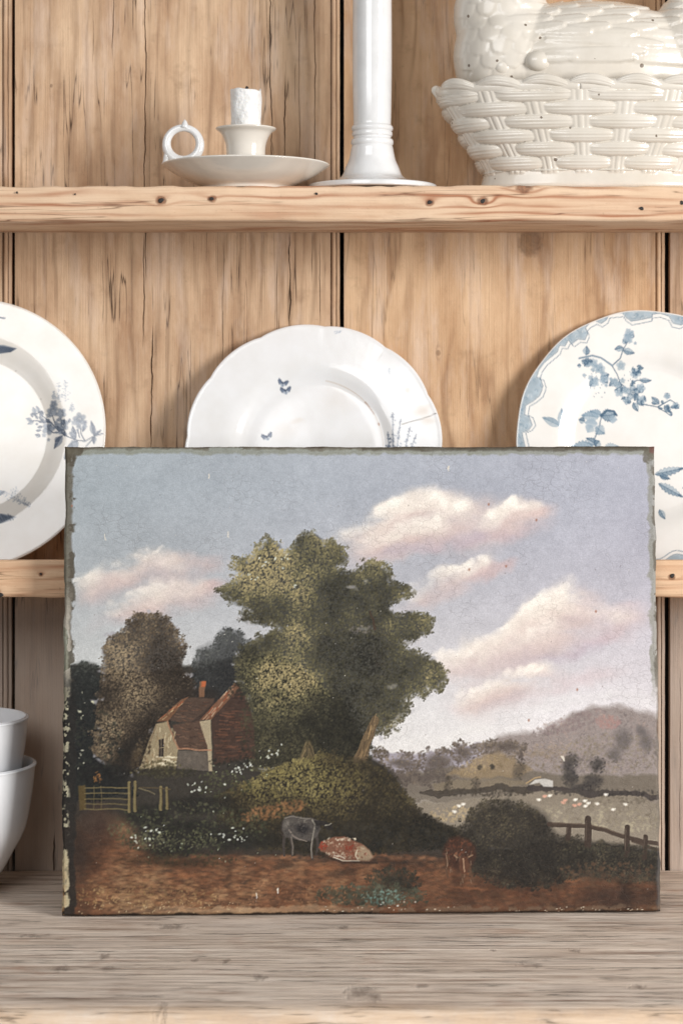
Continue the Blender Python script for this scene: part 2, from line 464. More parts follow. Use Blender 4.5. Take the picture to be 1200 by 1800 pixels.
def bw(px): return PX(px, 0)
full = (-4.0, 2150.0)
def zr(pa, pb): return (PZ(pb, 0), PZ(pa, 0))
crB = [(bw(255), PZ(500, 0), 2200, 2.0, 1.2), (bw(267), PZ(800, 0), PZ(560, 0), 2.4, 1.4), (bw(252), PZ(620, 0), PZ(405, 0), 1.8, 1.0),
       (bw(476), PZ(330, 0), 2200, 1.8, 1.5), (bw(500), PZ(330, 0), PZ(120, 0), 2.0, 0.8), (bw(526), PZ(340, 0), PZ(30, 0), 1.0, 0.6),
       (bw(553), PZ(330, 0), 2200, 1.5, 0.8), (bw(508), PZ(590, 0), PZ(395, 0), 2.2, 1.8), (bw(487), PZ(620, 0), PZ(440, 0), 1.0, 0.8),
       (bw(392), PZ(720, 0), PZ(420, 0), 1.0, 1.2), (bw(334), PZ(800, 0), PZ(560, 0), 0.7, 0.8), (bw(548), PZ(500, 0), PZ(400, 0), 1.4, 0.6), (bw(562), PZ(590, 0), PZ(405, 0), 1.2, 0.5),
       (bw(198), PZ(120, 0), PZ(-40, 0), 1.3, 1.2), (bw(163), PZ(115, 0), PZ(20, 0), 1.3, 0.8), (bw(328), PZ(65, 0), PZ(45, 0), 1.2, 0.5),
       (bw(95), PZ(1560, 0), PZ(1465, 0), 6.0, 0.8), (bw(83), PZ(1082, 0), PZ(1046, 0), 2.5, 0.5), (bw(93), PZ(480, 0), PZ(430, 0), 1.0, 0.4),
       (bw(430), 40, PZ(1000, 0), 1.3, 1.5)]
crC = [(bw(655), PZ(640, 0), PZ(410, 0), 0.6, 1.0), (bw(1050), 200, PZ(900, 0), 1.0, 1.0), (bw(1100), PZ(440, 0), PZ(405, 0), 1.8, 0.7)]
crA = [(bw(-60), -4, 1500, 1.4, 1.0), (bw(-140), 300, 2200, 1.4, 1.0)]
crD = [(bw(1250), 300, 2200, 1.4, 1.2), (bw(1195), -4, 400, 1.0, 0.6)]
BT = [((212, 180, 148), (178, 141, 110), (124, 90, 66)), ((218, 186, 153), (178, 141, 110), (112, 82, 60)),
      ((224, 189, 152), (190, 150, 113), (138, 98, 69)), ((206, 174, 144), (168, 133, 105), (118, 87, 65))]
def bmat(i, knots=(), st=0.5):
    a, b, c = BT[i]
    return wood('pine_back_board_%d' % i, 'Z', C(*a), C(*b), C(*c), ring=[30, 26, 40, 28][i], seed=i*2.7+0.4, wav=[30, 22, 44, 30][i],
                rough=0.72, knots=knots, stains=st, grainy=[0.34, 0.36, 0.24, 0.36][i], line=[0.4, 0.4, 0.5, 0.4][i], wash=0.55, hair=[0.5, 0.7, 0.35, 0.5][i], low_haze=True)
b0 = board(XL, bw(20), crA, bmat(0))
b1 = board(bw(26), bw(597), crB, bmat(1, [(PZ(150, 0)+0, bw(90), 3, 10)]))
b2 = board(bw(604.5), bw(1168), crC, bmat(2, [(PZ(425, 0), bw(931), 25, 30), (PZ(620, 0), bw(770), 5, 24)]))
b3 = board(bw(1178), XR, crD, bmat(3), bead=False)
box('backing', XL, XR, 30, 46, -60, 2150, M_gap, dresser, bev=0)

# ---- shelves
def wavy_shelf(name, z0, z1, mat, bulge=2.5, y0=S_F):
    """shelf slab whose front face is slightly uneven with softened arrises"""
    xs = np.linspace(XL, XR, 260)
    h = z1-z0
    prof = [(0, z0), (y0+5, z0), (y0+1.6, z0+1.6), (y0, z0+6)] + [(y0-0.4, z0+6+(h-12)*q) for q in (0.25, 0.5, 0.75)] + [(y0, z1-6), (y0+1.8, z1-1.6), (y0+6, z1), (0, z1)]
    prof = np.array(prof)
    r = np.random.default_rng(int(z0))
    n1 = vnoise(1, 260, 2, 30, int(z0))[0]; n2 = vnoise(1, 260, 2, 55, int(z0)+3)[0]; n3 = vnoise(1, 260, 2, 120, int(z0)+6)[0]
    V = np.zeros((len(xs), len(prof), 3))
    for j, (py, pz) in enumerate(prof):
        V[:, j, 0] = xs; V[:, j, 1] = py; V[:, j, 2] = pz
        if 1 <= j <= len(prof)-2:
            f = 1.0
            V[:, j, 1] += (n1-0.5)*3.0*f+(n3-0.5)*0.9
        if j in (1, 2, 3): V[:, j, 2] += (n2-0.5)*3.0
        if j >= len(prof)-4 and j <= len(prof)-2: V[:, j, 2] += -np.maximum(n3-0.35, 0)*4.0-(n1-0.3)*1.2
    F = grid_faces(len(xs), len(prof))[:, ::-1]
    F = [list(f) for f in F]
    m = len(prof)
    F.append([(len(xs)-1)*m+j for j in range(m)]); F.append([j for j in range(m)][::-1])
    F.append([0, m-1] + [(len(xs)-1)*m+m-1, (len(xs)-1)*m])
    o = mesh_obj(name, V.reshape(-1, 3), F, mat, dresser, smooth=True)
    return o
sh1 = wavy_shelf('shelf', Z_B1, Z_T1, M_shelf)
Z_G2 = Z_T2-30
sh2 = wavy_shelf('shelf', Z_B2, Z_G2, M_mid)
box('plate_lip', XL, XR, S_F-0.5, S_F+20, Z_G2-6, Z_T2, M_mid, sh2, bev=2.5)
# nails and plugged holes along the upper shelf edge
def nail(px, py, r, par, yf=S_F):
    bm = bmesh.new()
    bmesh.ops.create_circle(bm, cap_ends=True, radius=r, segments=11)
    for v in bm.verts:
        a = math.atan2(v.co.y, v.co.x)
        q = 0.78*(1+0.13*math.sin(2*a+px)+0.10*math.sin(3*a+2*px))
        v.co = Vector((v.co.x*q*1.05, 0, v.co.y*q))
    ge = bmesh.ops.extrude_face_region(bm, geom=bm.faces[:])
    for v in [g for g in ge['geom'] if isinstance(g, bmesh.types.BMVert)]:
        v.co = v.co*0.72+Vector((0, -0.8, 0))
    for v in bm.verts:
        v.co += Vector((PX(px, yf), yf-1.7, PZ(py, yf)))
    return bm_obj('nail', bm, M_iron, par, smooth=False)
for (px, py, r) in [(283, 352, 6), (372, 349, 4.6), (556, 340, 3.0), (755, 355, 5), (848, 353, 6), (1127, 366, 4.5), (1198, 356, 4.5), (30, 338, 2.6), (132, 341, 2.2)]:
    nail(px, py, r, sh1)
nail(1181, 1012, 5.0, sh2); nail(72, 1009, 2.6, sh2); nail(1, 1046, 6.0, sh2)

# ---- worktop: three planks with open joints, rounded worn nose
def plank(y0, y1, nose=False, seed=0):
    xs = np.linspace(XL, XR, 240)
    th = 60.0
    if nose:
        pr = [(y1-0.5, -th), (y0+14, -th), (y0+4, -th+6), (y0, -th+18), (y0, -26), (y0+2.2, -15), (y0+7, -7), (y0+15, -2.4), (y0+26, -0.5)]
    else:
        pr = [(y1-0.5, -th), (y0+0.15, -th), (y0+0.15, -0.9), (y0+0.9, -0.25)]
    ys = np.linspace(y0+(32 if nose else 5), y1-3.5, 26)
    pr = pr+[(q, 0.0) for q in ys]+[(y1-0.9, -0.3), (y1-0.15, -1.0)]
    pr = np.array(pr); m = len(pr)
    nz = fbm(240, m, 14, 6, 40+seed, 4)-0.5
    V = np.zeros((240, m, 3)); V[:, :, 0] = xs[:, None]; V[:, :, 1] = pr[None, :, 0]; V[:, :, 2] = pr[None, :, 1]
    top = pr[:, 1] > -12
    tp = np.clip((pr[:, 0]-y0)/30, 0, 1)*np.clip((y1-pr[:, 0])/30, 0, 1)
    V[:, :, 2] += np.where(top[None], np.minimum(nz*1.6-0.35, 0), 0)*tp[None]
    if nose:
        fr = (pr[:, 0] < y0+20) & (pr[:, 1] > -40)
        V[:, :, 1] += np.where(fr[None], nz*5.0, 0); V[:, :, 2] += np.where(fr[None], nz*2.5, 0)
    F = [list(f) for f in grid_faces(240, m)[:, ::-1]]
    F.append([239*m+j for j in range(m)]); F.append(list(range(m))[::-1])
    return mesh_obj('worktop_plank', V.reshape(-1, 3), F, M_top, dresser, smooth=True)
plank(-177, -2, seed=1)
plank(-572, -177.0, seed=5)
plank(-915, -572.0, nose=True, seed=9)

# ================================================================== numpy painter
class Paint:
    def __init__(s, x0, y0, x1, y1, w, h, color):
        s.x0, s.y0, s.x1, s.y1, s.w, s.h = x0, y0, x1, y1, w, h
        s.sx = w/(x1-x0); s.sy = h/(y1-y0)
        s.b = np.empty((h, w, 3), np.float32); s.b[:] = color
        s.hgt = np.zeros((h, w), np.float32)
        s.X, s.Y = np.meshgrid(x0+(np.arange(w)+0.5)/s.sx, y0+(np.arange(h)+0.5)/s.sy)
        s.wx = s.wy = None; s.tex = None
    def warp(s, amp, cells, seed):
        if amp == 0: s.wx = s.wy = None; return
        s.wx = (fbm(s.h, s.w, cells*s.h/s.w, cells, seed)-0.5)*2*amp
        s.wy = (fbm(s.h, s.w, cells*s.h/s.w, cells, seed+5)-0.5)*2*amp
    def sl(s, xa, ya, xb, yb):
        i0 = max(0, int((xa-s.x0)*s.sx)); i1 = min(s.w, int((xb-s.x0)*s.sx)+2)
        j0 = max(0, int((ya-s.y0)*s.sy)); j1 = min(s.h, int((yb-s.y0)*s.sy)+2)
        if i1 <= i0 or j1 <= j0: return None
        return (slice(j0, j1), slice(i0, i1))
    def co(s, q):
        X, Y = s.X[q], s.Y[q]
        if s.wx is not None: X = X+s.wx[q]; Y = Y+s.wy[q]
        return X, Y
    def lay(s, q, a, color, relief=0):
        a = a[..., None] if a.ndim == 2 else a
        s.b[q] = s.b[q]*(1-a)+np.asarray(color, np.float32)*a
        if relief: s.hgt[q] += relief*a[..., 0]
    def blob(s, cx, cy, rx, ry, ang, color, alpha=1, soft=0.5, relief=0):
        m = max(rx, ry)*1.15+8
        q = s.sl(cx-m, cy-m, cx+m, cy+m)
        if q is None: return
        X, Y = s.co(q); ca, sa = math.cos(math.radians(ang)), math.sin(math.radians(ang))
        u = ((X-cx)*ca+(Y-cy)*sa)/rx; v = (-(X-cx)*sa+(Y-cy)*ca)/ry
        d = np.sqrt(u*u+v*v)
        a = np.clip((1-d)/soft, 0, 1); a = a*a*(3-2*a)*alpha
        if s.tex is not None: a = np.clip(a*s.tex[q], 0, 1)
        s.lay(q, a, color, relief)
    def dab(s, x, y, rx, ry, ang, color, alpha=0.9, relief=0.3):
        m = max(rx, ry)+2
        q = s.sl(x-m, y-m, x+m, y+m)
        if q is None: return
        X, Y = s.X[q], s.Y[q]; ca, sa = math.cos(ang), math.sin(ang)
        u = ((X-x)*ca+(Y-y)*sa)/rx; v = (-(X-x)*sa+(Y-y)*ca)/ry
        a = np.clip(1.5-1.5*np.sqrt(u*u+v*v), 0, 1)*alpha
        s.lay(q, a, color, relief)
    def poly(s, pts, color, alpha=1, soft=1.5, relief=0):
        P = np.asarray(pts, float); m = soft*2+8
        q = s.sl(P[:, 0].min()-m, P[:, 1].min()-m, P[:, 0].max()+m, P[:, 1].max()+m)
        if q is None: return
        X, Y = s.co(q)
        ins = np.zeros(X.shape, bool); dm = np.full(X.shape, 1e9)
        for (ax, ay), (bx, by) in zip(P, np.roll(P, -1, 0)):
            if ay != by:
                c = (ay > Y) != (by > Y)
                ins ^= c & (X < (bx-ax)*(Y-ay)/(by-ay)+ax)
            dx, dy = bx-ax, by-ay
            t = np.clip(((X-ax)*dx+(Y-ay)*dy)/(dx*dx+dy*dy+1e-9), 0, 1)
            dm = np.minimum(dm, (X-ax-t*dx)**2+(Y-ay-t*dy)**2)
        dm = np.sqrt(dm); sd = np.where(ins, dm, -dm)
        a = np.clip(0.5+sd/soft, 0, 1)*alpha
        s.lay(q, a, color, relief)
    def stroke(s, pts, w, color, alpha=1, w2=None, relief=0, soft=None):
        P = np.asarray(pts, float); n = len(P)-1
        w2 = w if w2 is None else w2
        soft = soft or max(0.8/s.sx, 0.6)
        m = max(w, w2)+4
        q = s.sl(P[:, 0].min()-m, P[:, 1].min()-m, P[:, 0].max()+m, P[:, 1].max()+m)
        if q is None: return
        X, Y = s.co(q); best = np.full(X.shape, -1e9)
        for i in range(n):
            (ax, ay), (bx, by) = P[i], P[i+1]
            dx, dy = bx-ax, by-ay
            t = np.clip(((X-ax)*dx+(Y-ay)*dy)/(dx*dx+dy*dy+1e-9), 0, 1)
            d = np.hypot(X-ax-t*dx, Y-ay-t*dy)
            wl = w+(w2-w)*(i+t)/n
            best = np.maximum(best, wl/2-d)
        a = np.clip(0.5+best/soft, 0, 1)*alpha
        s.lay(q, a, color, relief)
    def sample(s, x, y):
        fx = np.clip((x-s.x0)*s.sx-0.5, 0, s.w-1.001); fy = np.clip((y-s.y0)*s.sy-0.5, 0, s.h-1.001)
        i = fx.astype(int); j = fy.astype(int); u = (fx-i)[:, None]; v = (fy-j)[:, None]
        b = s.b
        return (b[j, i]*(1-u)+b[j, i+1]*u)*(1-v)+(b[j+1, i]*(1-u)+b[j+1, i+1]*u)*v


# ================================================================== THE OIL PAINTING
def paint_landscape():
    p = Paint(98, 778, 1172, 1624, 860, 677, (160, 163, 175))
    h, w = p.h, p.w
    X, Y = p.X, p.Y
    r = np.random.default_rng(21)
    f1 = fbm(h, w, 5, 6, 1); f2 = fbm(h, w, 18, 22, 2); f3 = fbm(h, w, 60, 80, 3, 3)
    # --- sky
    ys = [780, 860, 960, 1060, 1160, 1260, 1330]
    cs = np.array([(164, 168, 175), (163, 167, 174), (167, 169, 175), (176, 176, 180), (192, 190, 191), (210, 208, 206), (218, 215, 211)], float)
    for c in range(3):
        p.b[..., c] = np.interp(Y, ys, cs[:, c])
    p.b += ((f1-0.5)*16)[..., None]+((f2-0.5)*10)[..., None]
    p.b[..., 0] += (X-600)/560*4; p.b[..., 2] += (X-600)/560*3
    # clouds: soft heaps lit from the upper left, mauve and pink in shade, dragged along a slanting brush direction
    st = fbm(h, w, 30, 20, 55, 4, 0.5); st2 = fbm(h, w, 12, 9, 56, 3)
    p.tex = np.clip((st*0.55+st2*0.45-0.25)*3.0, 0.1, 1.5)
    p.warp(14, 24, 61)
    pink, mau, crm, wht = (202, 182, 175), (178, 168, 171), (224, 214, 203), (240, 232, 221)
    def heap(pts, wid, k=1.0, shade=pink, top=crm, ang=-28, wh=1.0):
        P = crom(pts, 4); wid = wid*1.38
        for (x, y) in P:
            p.blob(x+wid*0.35+r.normal(0, 5), y+wid*0.35+r.normal(0, 4), wid*1.25, wid*0.75, ang+r.normal(0, 8), shade, 0.38*k, 1.0)
        for (x, y) in P:
            if r.random() < 0.5: p.blob(x+wid*0.7+r.normal(0, 7), y+wid*0.6+r.normal(0, 4), wid*0.9, wid*0.4, ang+r.normal(0, 8), mau, 0.30*k, 1.0)
        for (x, y) in P:
            p.blob(x+r.normal(0, 4), y+r.normal(0, 3), wid*r.uniform(0.6, 1.0), wid*r.uniform(0.4, 0.62), ang+r.normal(0, 14), top, 0.46*k, 0.85)
        for (x, y) in P:
            if r.random() < 0.75: p.blob(x-wid*0.15+r.normal(0, 4), y-wid*0.18+r.normal(0, 3), wid*r.uniform(0.28, 0.5), wid*r.uniform(0.18, 0.34), ang+r.normal(0, 20), wht, 0.55*k*wh, 0.7, 0.06)
    def veil(pts, wid, c, k):
        for (x, y) in crom(pts, 5): p.blob(x+r.normal(0, 6), y+r.normal(0, 5), wid*1.5, wid*0.7, -22+r.normal(0, 6), c, k, 1.0)
    # left
    veil([(170, 1050), (270, 1010), (370, 1000)], 34, (180, 168, 172), 0.16); veil([(170, 1095), (280, 1070), (390, 1050)], 34, (184, 170, 170), 0.18)
    heap([(150, 1034), (190, 1010), (225, 996), (258, 978), (292, 974)], 24, 0.9); veil([(305, 985), (340, 985), (372, 992)], 20, (196, 172, 166), 0.26)
    heap([(205, 1072), (245, 1052), (280, 1036), (316, 1024)], 24, 0.95); veil([(320, 1040), (360, 1036), (392, 1040)], 20, (196, 172, 168), 0.25)
    heap([(160, 1028), (215, 1006), (270, 990), (320, 990)], 34, 0.6, wh=0.4); heap([(230, 1066), (290, 1045), (340, 1036)], 32, 0.6, wh=0.4)
    # great cloud
    heap([(600, 950), (640, 944), (690, 930), (740, 915), (800, 915), (850, 925)], 46, 0.55, wh=0.3)
    veil([(620, 965), (700, 960), (800, 940), (900, 930)], 44, (184, 172, 176), 0.16)
    heap([(608, 940), (640, 930), (676, 926)], 24, 0.75, wh=0.6); heap([(660, 932), (690, 908), (712, 890), (745, 880), (785, 892), (826, 900)], 40, 0.85)
    heap([(650, 962), (700, 946), (745, 930), (790, 925)], 32, 0.8, wh=0.8); heap([(862, 922), (880, 906), (900, 897), (925, 902)], 30, 0.95)
    veil([(900, 915), (935, 912), (965, 906)], 22, (200, 178, 172), 0.26); veil([(760, 958), (840, 946), (930, 934)], 24, (180, 160, 166), 0.22)
    veil([(680, 985), (760, 965), (850, 950)], 22, (172, 162, 174), 0.2)
    # second band
    veil([(700, 1065), (780, 1040), (880, 1005)], 30, (188, 172, 172), 0.18); heap([(720, 1052), (760, 1026), (800, 1006), (848, 992)], 26, 0.85); veil([(840, 1022), (880, 1008), (904, 992)], 20, (194, 168, 166), 0.28)
    heap([(800, 1170), (880, 1140), (950, 1100), (1000, 1075)], 48, 0.6, wh=0.3)
    heap([(830, 1230), (890, 1210), (960, 1195)], 36, 0.55, wh=0.3)
    # right
    veil([(840, 1170), (930, 1140), (1030, 1115), (1120, 1085)], 48, (190, 174, 178), 0.18); veil([(990, 1150), (1050, 1128), (1120, 1110)], 28, (184, 160, 166), 0.22)
    heap([(785, 1168), (826, 1152), (866, 1130), (905, 1108), (938, 1086)], 30, 0.9); heap([(935, 1088), (962, 1062), (990, 1048), (1014, 1060)], 36, 0.95); heap([(940, 1130), (975, 1118)], 28, 0.8)
    veil([(1010, 1075), (1060, 1075), (1110, 1085)], 30, (194, 176, 178), 0.2); veil([(900, 1185), (970, 1165), (1040, 1150)], 22, (170, 158, 170), 0.2)
    veil([(780, 1185), (860, 1170), (950, 1140), (1050, 1110)], 40, (204, 192, 190), 0.2); veil([(800, 1245), (900, 1225), (1000, 1205), (1080, 1190)], 34, (202, 188, 188), 0.22)
    veil([(870, 1245), (960, 1228), (1060, 1190)], 30, (188, 170, 172), 0.2); heap([(815, 1230), (850, 1216), (900, 1198), (950, 1188)], 26, 0.95)
    veil([(690, 1275), (780, 1270), (880, 1264), (970, 1250)], 26, (214, 211, 209), 0.24); veil([(690, 1305), (770, 1300), (860, 1290)], 26, (224, 221, 217), 0.3); veil([(900, 1278), (980, 1250), (1070, 1230), (1150, 1240)], 22, (214, 211, 208), 0.24)
    heap([(960, 1075), (1010, 1070), (1060, 1080), (1105, 1090)], 34, 0.4, wh=0.25); heap([(850, 1150), (910, 1130), (980, 1100)], 34, 0.5, wh=0.6)
    p.tex = None
    # broken brush texture over all of the sky
    p.b += ((f3-0.5)*9)[..., None]
    p.hgt += (f3*0.35).astype(np.float32)

    clump = fbm(h, w, 36, 46, 910, 4, 0.62); clump = np.clip((clump-0.5)*3.2, -0.8, 0.8)
    def lerp(a, b, t): return tuple(np.asarray(a, float)*(1-t)+np.asarray(b, float)*t)
    def dabs(n, cx, cy, rx, ry, cols, size=(1.6, 3.4), alpha=0.75, lit=0.6, ang=0, relief=0.35, gauss=False, elong=1.6):
        ca, sa = math.cos(math.radians(ang)), math.sin(math.radians(ang))
        for _ in range(n):
            if gauss: u, v = r.normal(0, 0.45, 2)
            else:
                t = r.uniform(0, 2*math.pi); q = math.sqrt(r.uniform(0, 1)); u, v = q*math.cos(t), q*math.sin(t)
            x = cx+u*rx*ca-v*ry*sa; y = cy+u*rx*sa+v*ry*ca
            cj = clump[min(max(int((y-p.y0)*p.sy), 0), h-1), min(max(int((x-p.x0)*p.sx), 0), w-1)]
            l = 0.5-lit*(0.45*u+0.65*v)*0.55+cj*0.5+r.normal(0, 0.16)
            l = min(max(l, 0), 0.999)*(len(cols)-1)
            c = lerp(cols[int(l)], cols[int(l)+1], l-int(l))
            s = r.uniform(*size)
            p.dab(x, y, s*elong, s, r.uniform(0, math.pi), c, alpha*r.uniform(0.6, 1), relief)
    def crown(cx, cy, rx, ry, cols, n, size=(1.8, 3.8), ang=0, base=True, lit=0.6, al=0.9):
        if base:
            p.blob(cx, cy, rx*0.92, ry*0.92, ang, lerp(cols[0], cols[1], 0.45), al, 0.8, 0.1)
        # ragged lobes round the outline
        for k in range(int((rx+ry)/3.2)):
            t = r.uniform(0, 2*math.pi); qd = r.uniform(0.74, 1.16)
            lx, ly = cx+rx*qd*math.cos(t), cy+ry*qd*math.sin(t)
            lr = r.uniform(3.5, 8.5)
            dabs(9, lx, ly, lr, lr*0.75, [cols[0], lerp(cols[0], cols[1], 0.6), cols[1], lerp(cols[1], cols[-1], 0.4)], (1.2, 2.6), 0.75, 0.9)
        dabs(n, cx, cy, rx, ry, cols, size, 0.7, lit, ang)

    CR = lambda a: [(100+x/1.0909, 774+y/1.0909) for (x, y) in a]
    def foliage(poly_, lights, ramp, n, base=0.95, soft=4.0, size=(1.3, 3.2), edge_n=3, al=0.6, cl=0.30, bias=0.30, noise=0.075, relief=0.35, lobes=True, horiz=False, notch=None):
        """leaf dabs inside an outline; the painter's own lights are the listed masses"""
        P = np.array(CR(poly_)); ramp = [np.asarray(c, float) for c in ramp]
        LT = [(100+x/1.0909, 774+y/1.0909, rr_/1.0909, k) for (x, y, rr_, k) in lights]
        def shade(x, y):
            l = bias
            for (lx, ly, lr, k) in LT: l += k*0.62*math.exp(-((x-lx)**2+(y-ly)**2)/(lr*lr))
            l += clump[min(max(int((y-p.y0)*p.sy), 0), h-1), min(max(int((x-p.x0)*p.sx), 0), w-1)]*cl+r.normal(0, noise)
            l = min(max(l, 0), 0.999)*(len(ramp)-1)
            return tuple(ramp[int(l)]*(1-(l-int(l)))+ramp[int(l)+1]*(l-int(l)))
        cen = P.mean(0)
        if lobes:
            p.poly(cen+(P-cen)*0.95, tuple(ramp[0]*0.4+ramp[1]*0.6), base, soft+6, 0.1)
            for (a, b) in zip(P, np.roll(P, -1, 0)):
                L = np.hypot(*(b-a)); nx_, ny_ = (b-a)[1]/L, -(b-a)[0]/L
                if np.dot((a+b)/2-cen, (nx_, ny_)) < 0: nx_, ny_ = -nx_, -ny_
                if notch:
                    for k in range(int(L/20)+(r.random() < (L/20) % 1)):
                        t = r.random(); x, y = a+(b-a)*t+np.array((nx_, ny_))*r.uniform(-7, 3)
                        p.blob(x, y, r.uniform(5, 12), r.uniform(3, 7), r.uniform(-40, 40), notch, 0.75, 0.8)
                for k in range(max(1, int(L/4.2))):
                    if r.random() < 0.15: continue
                    t = r.random(); o = r.normal(-4, 4.5); x, y = a+(b-a)*t+np.array((nx_, ny_))*o
                    rr_ = r.uniform(2.8, 7.0)
                    p.blob(x, y, rr_*1.15, rr_*0.85, r.uniform(-40, 20), shade(x, y), r.uniform(0.25, 0.75), 0.8, 0.1)
                    for _ in range(int(rr_*2.0)):
                        u_ = r.uniform(0, 2*math.pi); q_ = rr_*math.sqrt(r.uniform(0.2, 1.25)); s = r.uniform(0.8, 1.7)
                        dx_, dy_ = q_*math.cos(u_), 0.8*q_*math.sin(u_)
                        c_ = np.asarray(shade(x, y))*(1.0-0.16*dy_/rr_-0.10*dx_/rr_)
                        p.dab(x+dx_, y+dy_, s*1.4, s, r.uniform(0, 3.1), tuple(c_), 0.7, relief)
        else:
            p.poly(P, tuple(ramp[0]*0.4+ramp[1]*0.6), base, soft, 0.1)
        x0, y0 = P.min(0); x1, y1 = P.max(0)
        xs_ = r.uniform(x0, x1, n*2); ys_ = r.uniform(y0, y1, n*2)
        ins = np.zeros(n*2, bool)
        for (ax, ay), (bx_, by_) in zip(P, np.roll(P, -1, 0)):
            if ay != by_: ins ^= ((ay > ys_) != (by_ > ys_)) & (xs_ < (bx_-ax)*(ys_-ay)/(by_-ay)+ax)
        for x, y in zip(xs_[ins], ys_[ins]):
            s = r.uniform(*size)
            p.dab(x, y, s*(2.8 if horiz else 1.6), s, r.normal(0, 0.12) if horiz else r.uniform(0, 3.1), shade(x, y), al*r.uniform(0.6, 1), relief)
    # --- distance on the right
    p.warp(9, 40, 71)
    p.poly([(640, 1345), (650, 1328), (700, 1326), (760, 1328), (800, 1320), (840, 1312), (880, 1318), (900, 1400), (640, 1400)], (150, 143, 150), 0.9, 5)
    p.blob(1010, 1330, 190, 40, 0, (176, 168, 168), 0.5, 1.0)
    hill = [(850, 1330), (872, 1302), (910, 1296), (950, 1290), (985, 1275), (1010, 1260), (1045, 1249), (1085, 1245), (1120, 1250), (1172, 1268), (1172, 1420), (850, 1420)]
    p.poly(hill, (138, 127, 122), 0.92, 12)
    dabs(900, 1060, 1310, 130, 55, [(92, 86, 86), (120, 109, 106), (144, 130, 124), (166, 148, 138)], (1.4, 3.0), 0.5, 0.5)
    dabs(420, 1080, 1330, 100, 36, [(96, 88, 78), (122, 112, 94), (142, 130, 108)], (1.4, 3.2), 0.4, 0.3)
    dabs(200, 940, 1345, 70, 22, [(104, 94, 80), (136, 122, 100)], (1.4, 3.0), 0.4, 0.3)
    dabs(160, 1010, 1275, 60, 14, [(120, 108, 106), (140, 122, 120)], (2, 4), 0.4, 0.6, -18)
    for (x, y, a, b) in [(1095, 1305, 22, 30), (1135, 1310, 18, 32), (1080, 1330, 20, 18), (1125, 1290, 14, 16)]:
        p.blob(x, y, a, b, 0, (86, 81, 80), 0.6, 0.8)
    dabs(120, 1070, 1275, 22, 12, [(150, 120, 116), (160, 130, 122)], (2, 3.5), 0.4)
    dabs(120, 950, 1325, 50, 12, [(132, 118, 104), (158, 142, 126)], (1.5, 3), 0.5)
    p.poly([(690, 1368), (770, 1352), (840, 1360), (950, 1365), (1172, 1368), (1172, 1412), (930, 1402), (800, 1415), (690, 1420)], (112, 103, 92), 0.92, 6)
    # wooded middle ground
    for (x, y, a, b) in [(705, 1348, 40, 16), (770, 1345, 42, 22), (815, 1328, 28, 18), (895, 1322, 34, 16), (750, 1372, 40, 14), (860, 1318, 24, 10), (700, 1372, 36, 12)]:
        crown(x, y, a, b, [(84, 76, 72), (104, 94, 86), (126, 113, 98)], 90, (1.4, 2.8))
    p.poly([(785, 1372), (820, 1350), (850, 1334), (880, 1332), (915, 1345), (935, 1362), (900, 1372)], (138, 121, 97), 0.85, 6)
    dabs(160, 850, 1350, 50, 14, [(112, 98, 78), (146, 128, 100), (170, 150, 118)], (1.2, 2.6), 0.6, 0.8, -14)
    p.poly([(760, 1385), (830, 1374), (910, 1376), (930, 1384), (850, 1392), (770, 1400)], (128, 116, 98), 0.7, 4)
    for (x, y, a, b) in [(912, 1358, 12, 20), (835, 1382, 8, 14), (843, 1355, 4, 5), (865, 1353, 4, 4), (788, 1392, 9, 10), (790, 1378, 9, 8)]:
        p.blob(x, y, a*1.3, b*1.2, 0, (86, 78, 70), 0.7, 0.8)
        dabs(24, x, y, a, b, [(60, 56, 52), (84, 77, 66)], (1.2, 2.4), 0.5)
    # sheep field
    p.poly([(700, 1420), (800, 1412), (930, 1400), (1000, 1396), (1100, 1405), (1172, 1415), (1172, 1500), (960, 1500), (760, 1480), (700, 1450)], (132, 122, 108), 0.95, 5)
    dabs(420, 1060, 1440, 110, 24, [(108, 98, 86), (132, 122, 106), (156, 146, 126), (174, 164, 140)], (1.6, 3.6), 0.5, -0.6, 6)
    dabs(180, 1090, 1408, 80, 10, [(98, 90, 80), (130, 119, 104)], (1.5, 3), 0.5)
    dabs(120, 800, 1436, 44, 14, [(130, 116, 94), (172, 152, 120), (186, 166, 132)], (1.5, 3), 0.6, 0.4)
    p.stroke([(742, 1402), (800, 1398), (880, 1390), (930, 1396)], 9, (70, 64, 58), 0.8, 12)
    dabs(120, 850, 1398, 90, 7, [(56, 52, 48), (84, 76, 66)], (1.6, 3), 0.6)
    p.stroke([(930, 1392), (1000, 1396), (1080, 1400), (1172, 1408)], 11, (68, 62, 60), 0.85, 9)
    dabs(120, 1060, 1398, 100, 6, [(56, 52, 50), (84, 78, 72)], (1.6, 3), 0.6)
    for (x, y, a, b) in [(1002, 1350, 17, 22), (1000, 1372, 17, 14), (1052, 1350, 14, 15), (1042, 1378, 18, 14), (1020, 1388, 26, 8)]:
        p.blob(x, y, a*1.3, b*1.2, 0, (66, 62, 60), 0.8, 0.8)
        dabs(50, x, y, a, b, [(48, 46, 47), (62, 58, 57), (84, 79, 72)], (1.4, 2.6), 0.5)
    p.warp(0, 0, 0)
    p.poly([(930, 1385), (940, 1376), (958, 1374), (972, 1378), (972, 1389), (955, 1388), (948, 1381)], (196, 192, 186), 0.85, 2)
    p.stroke([(925, 1382), (940, 1373), (950, 1371)], 2.4, (176, 150, 112), 0.7)
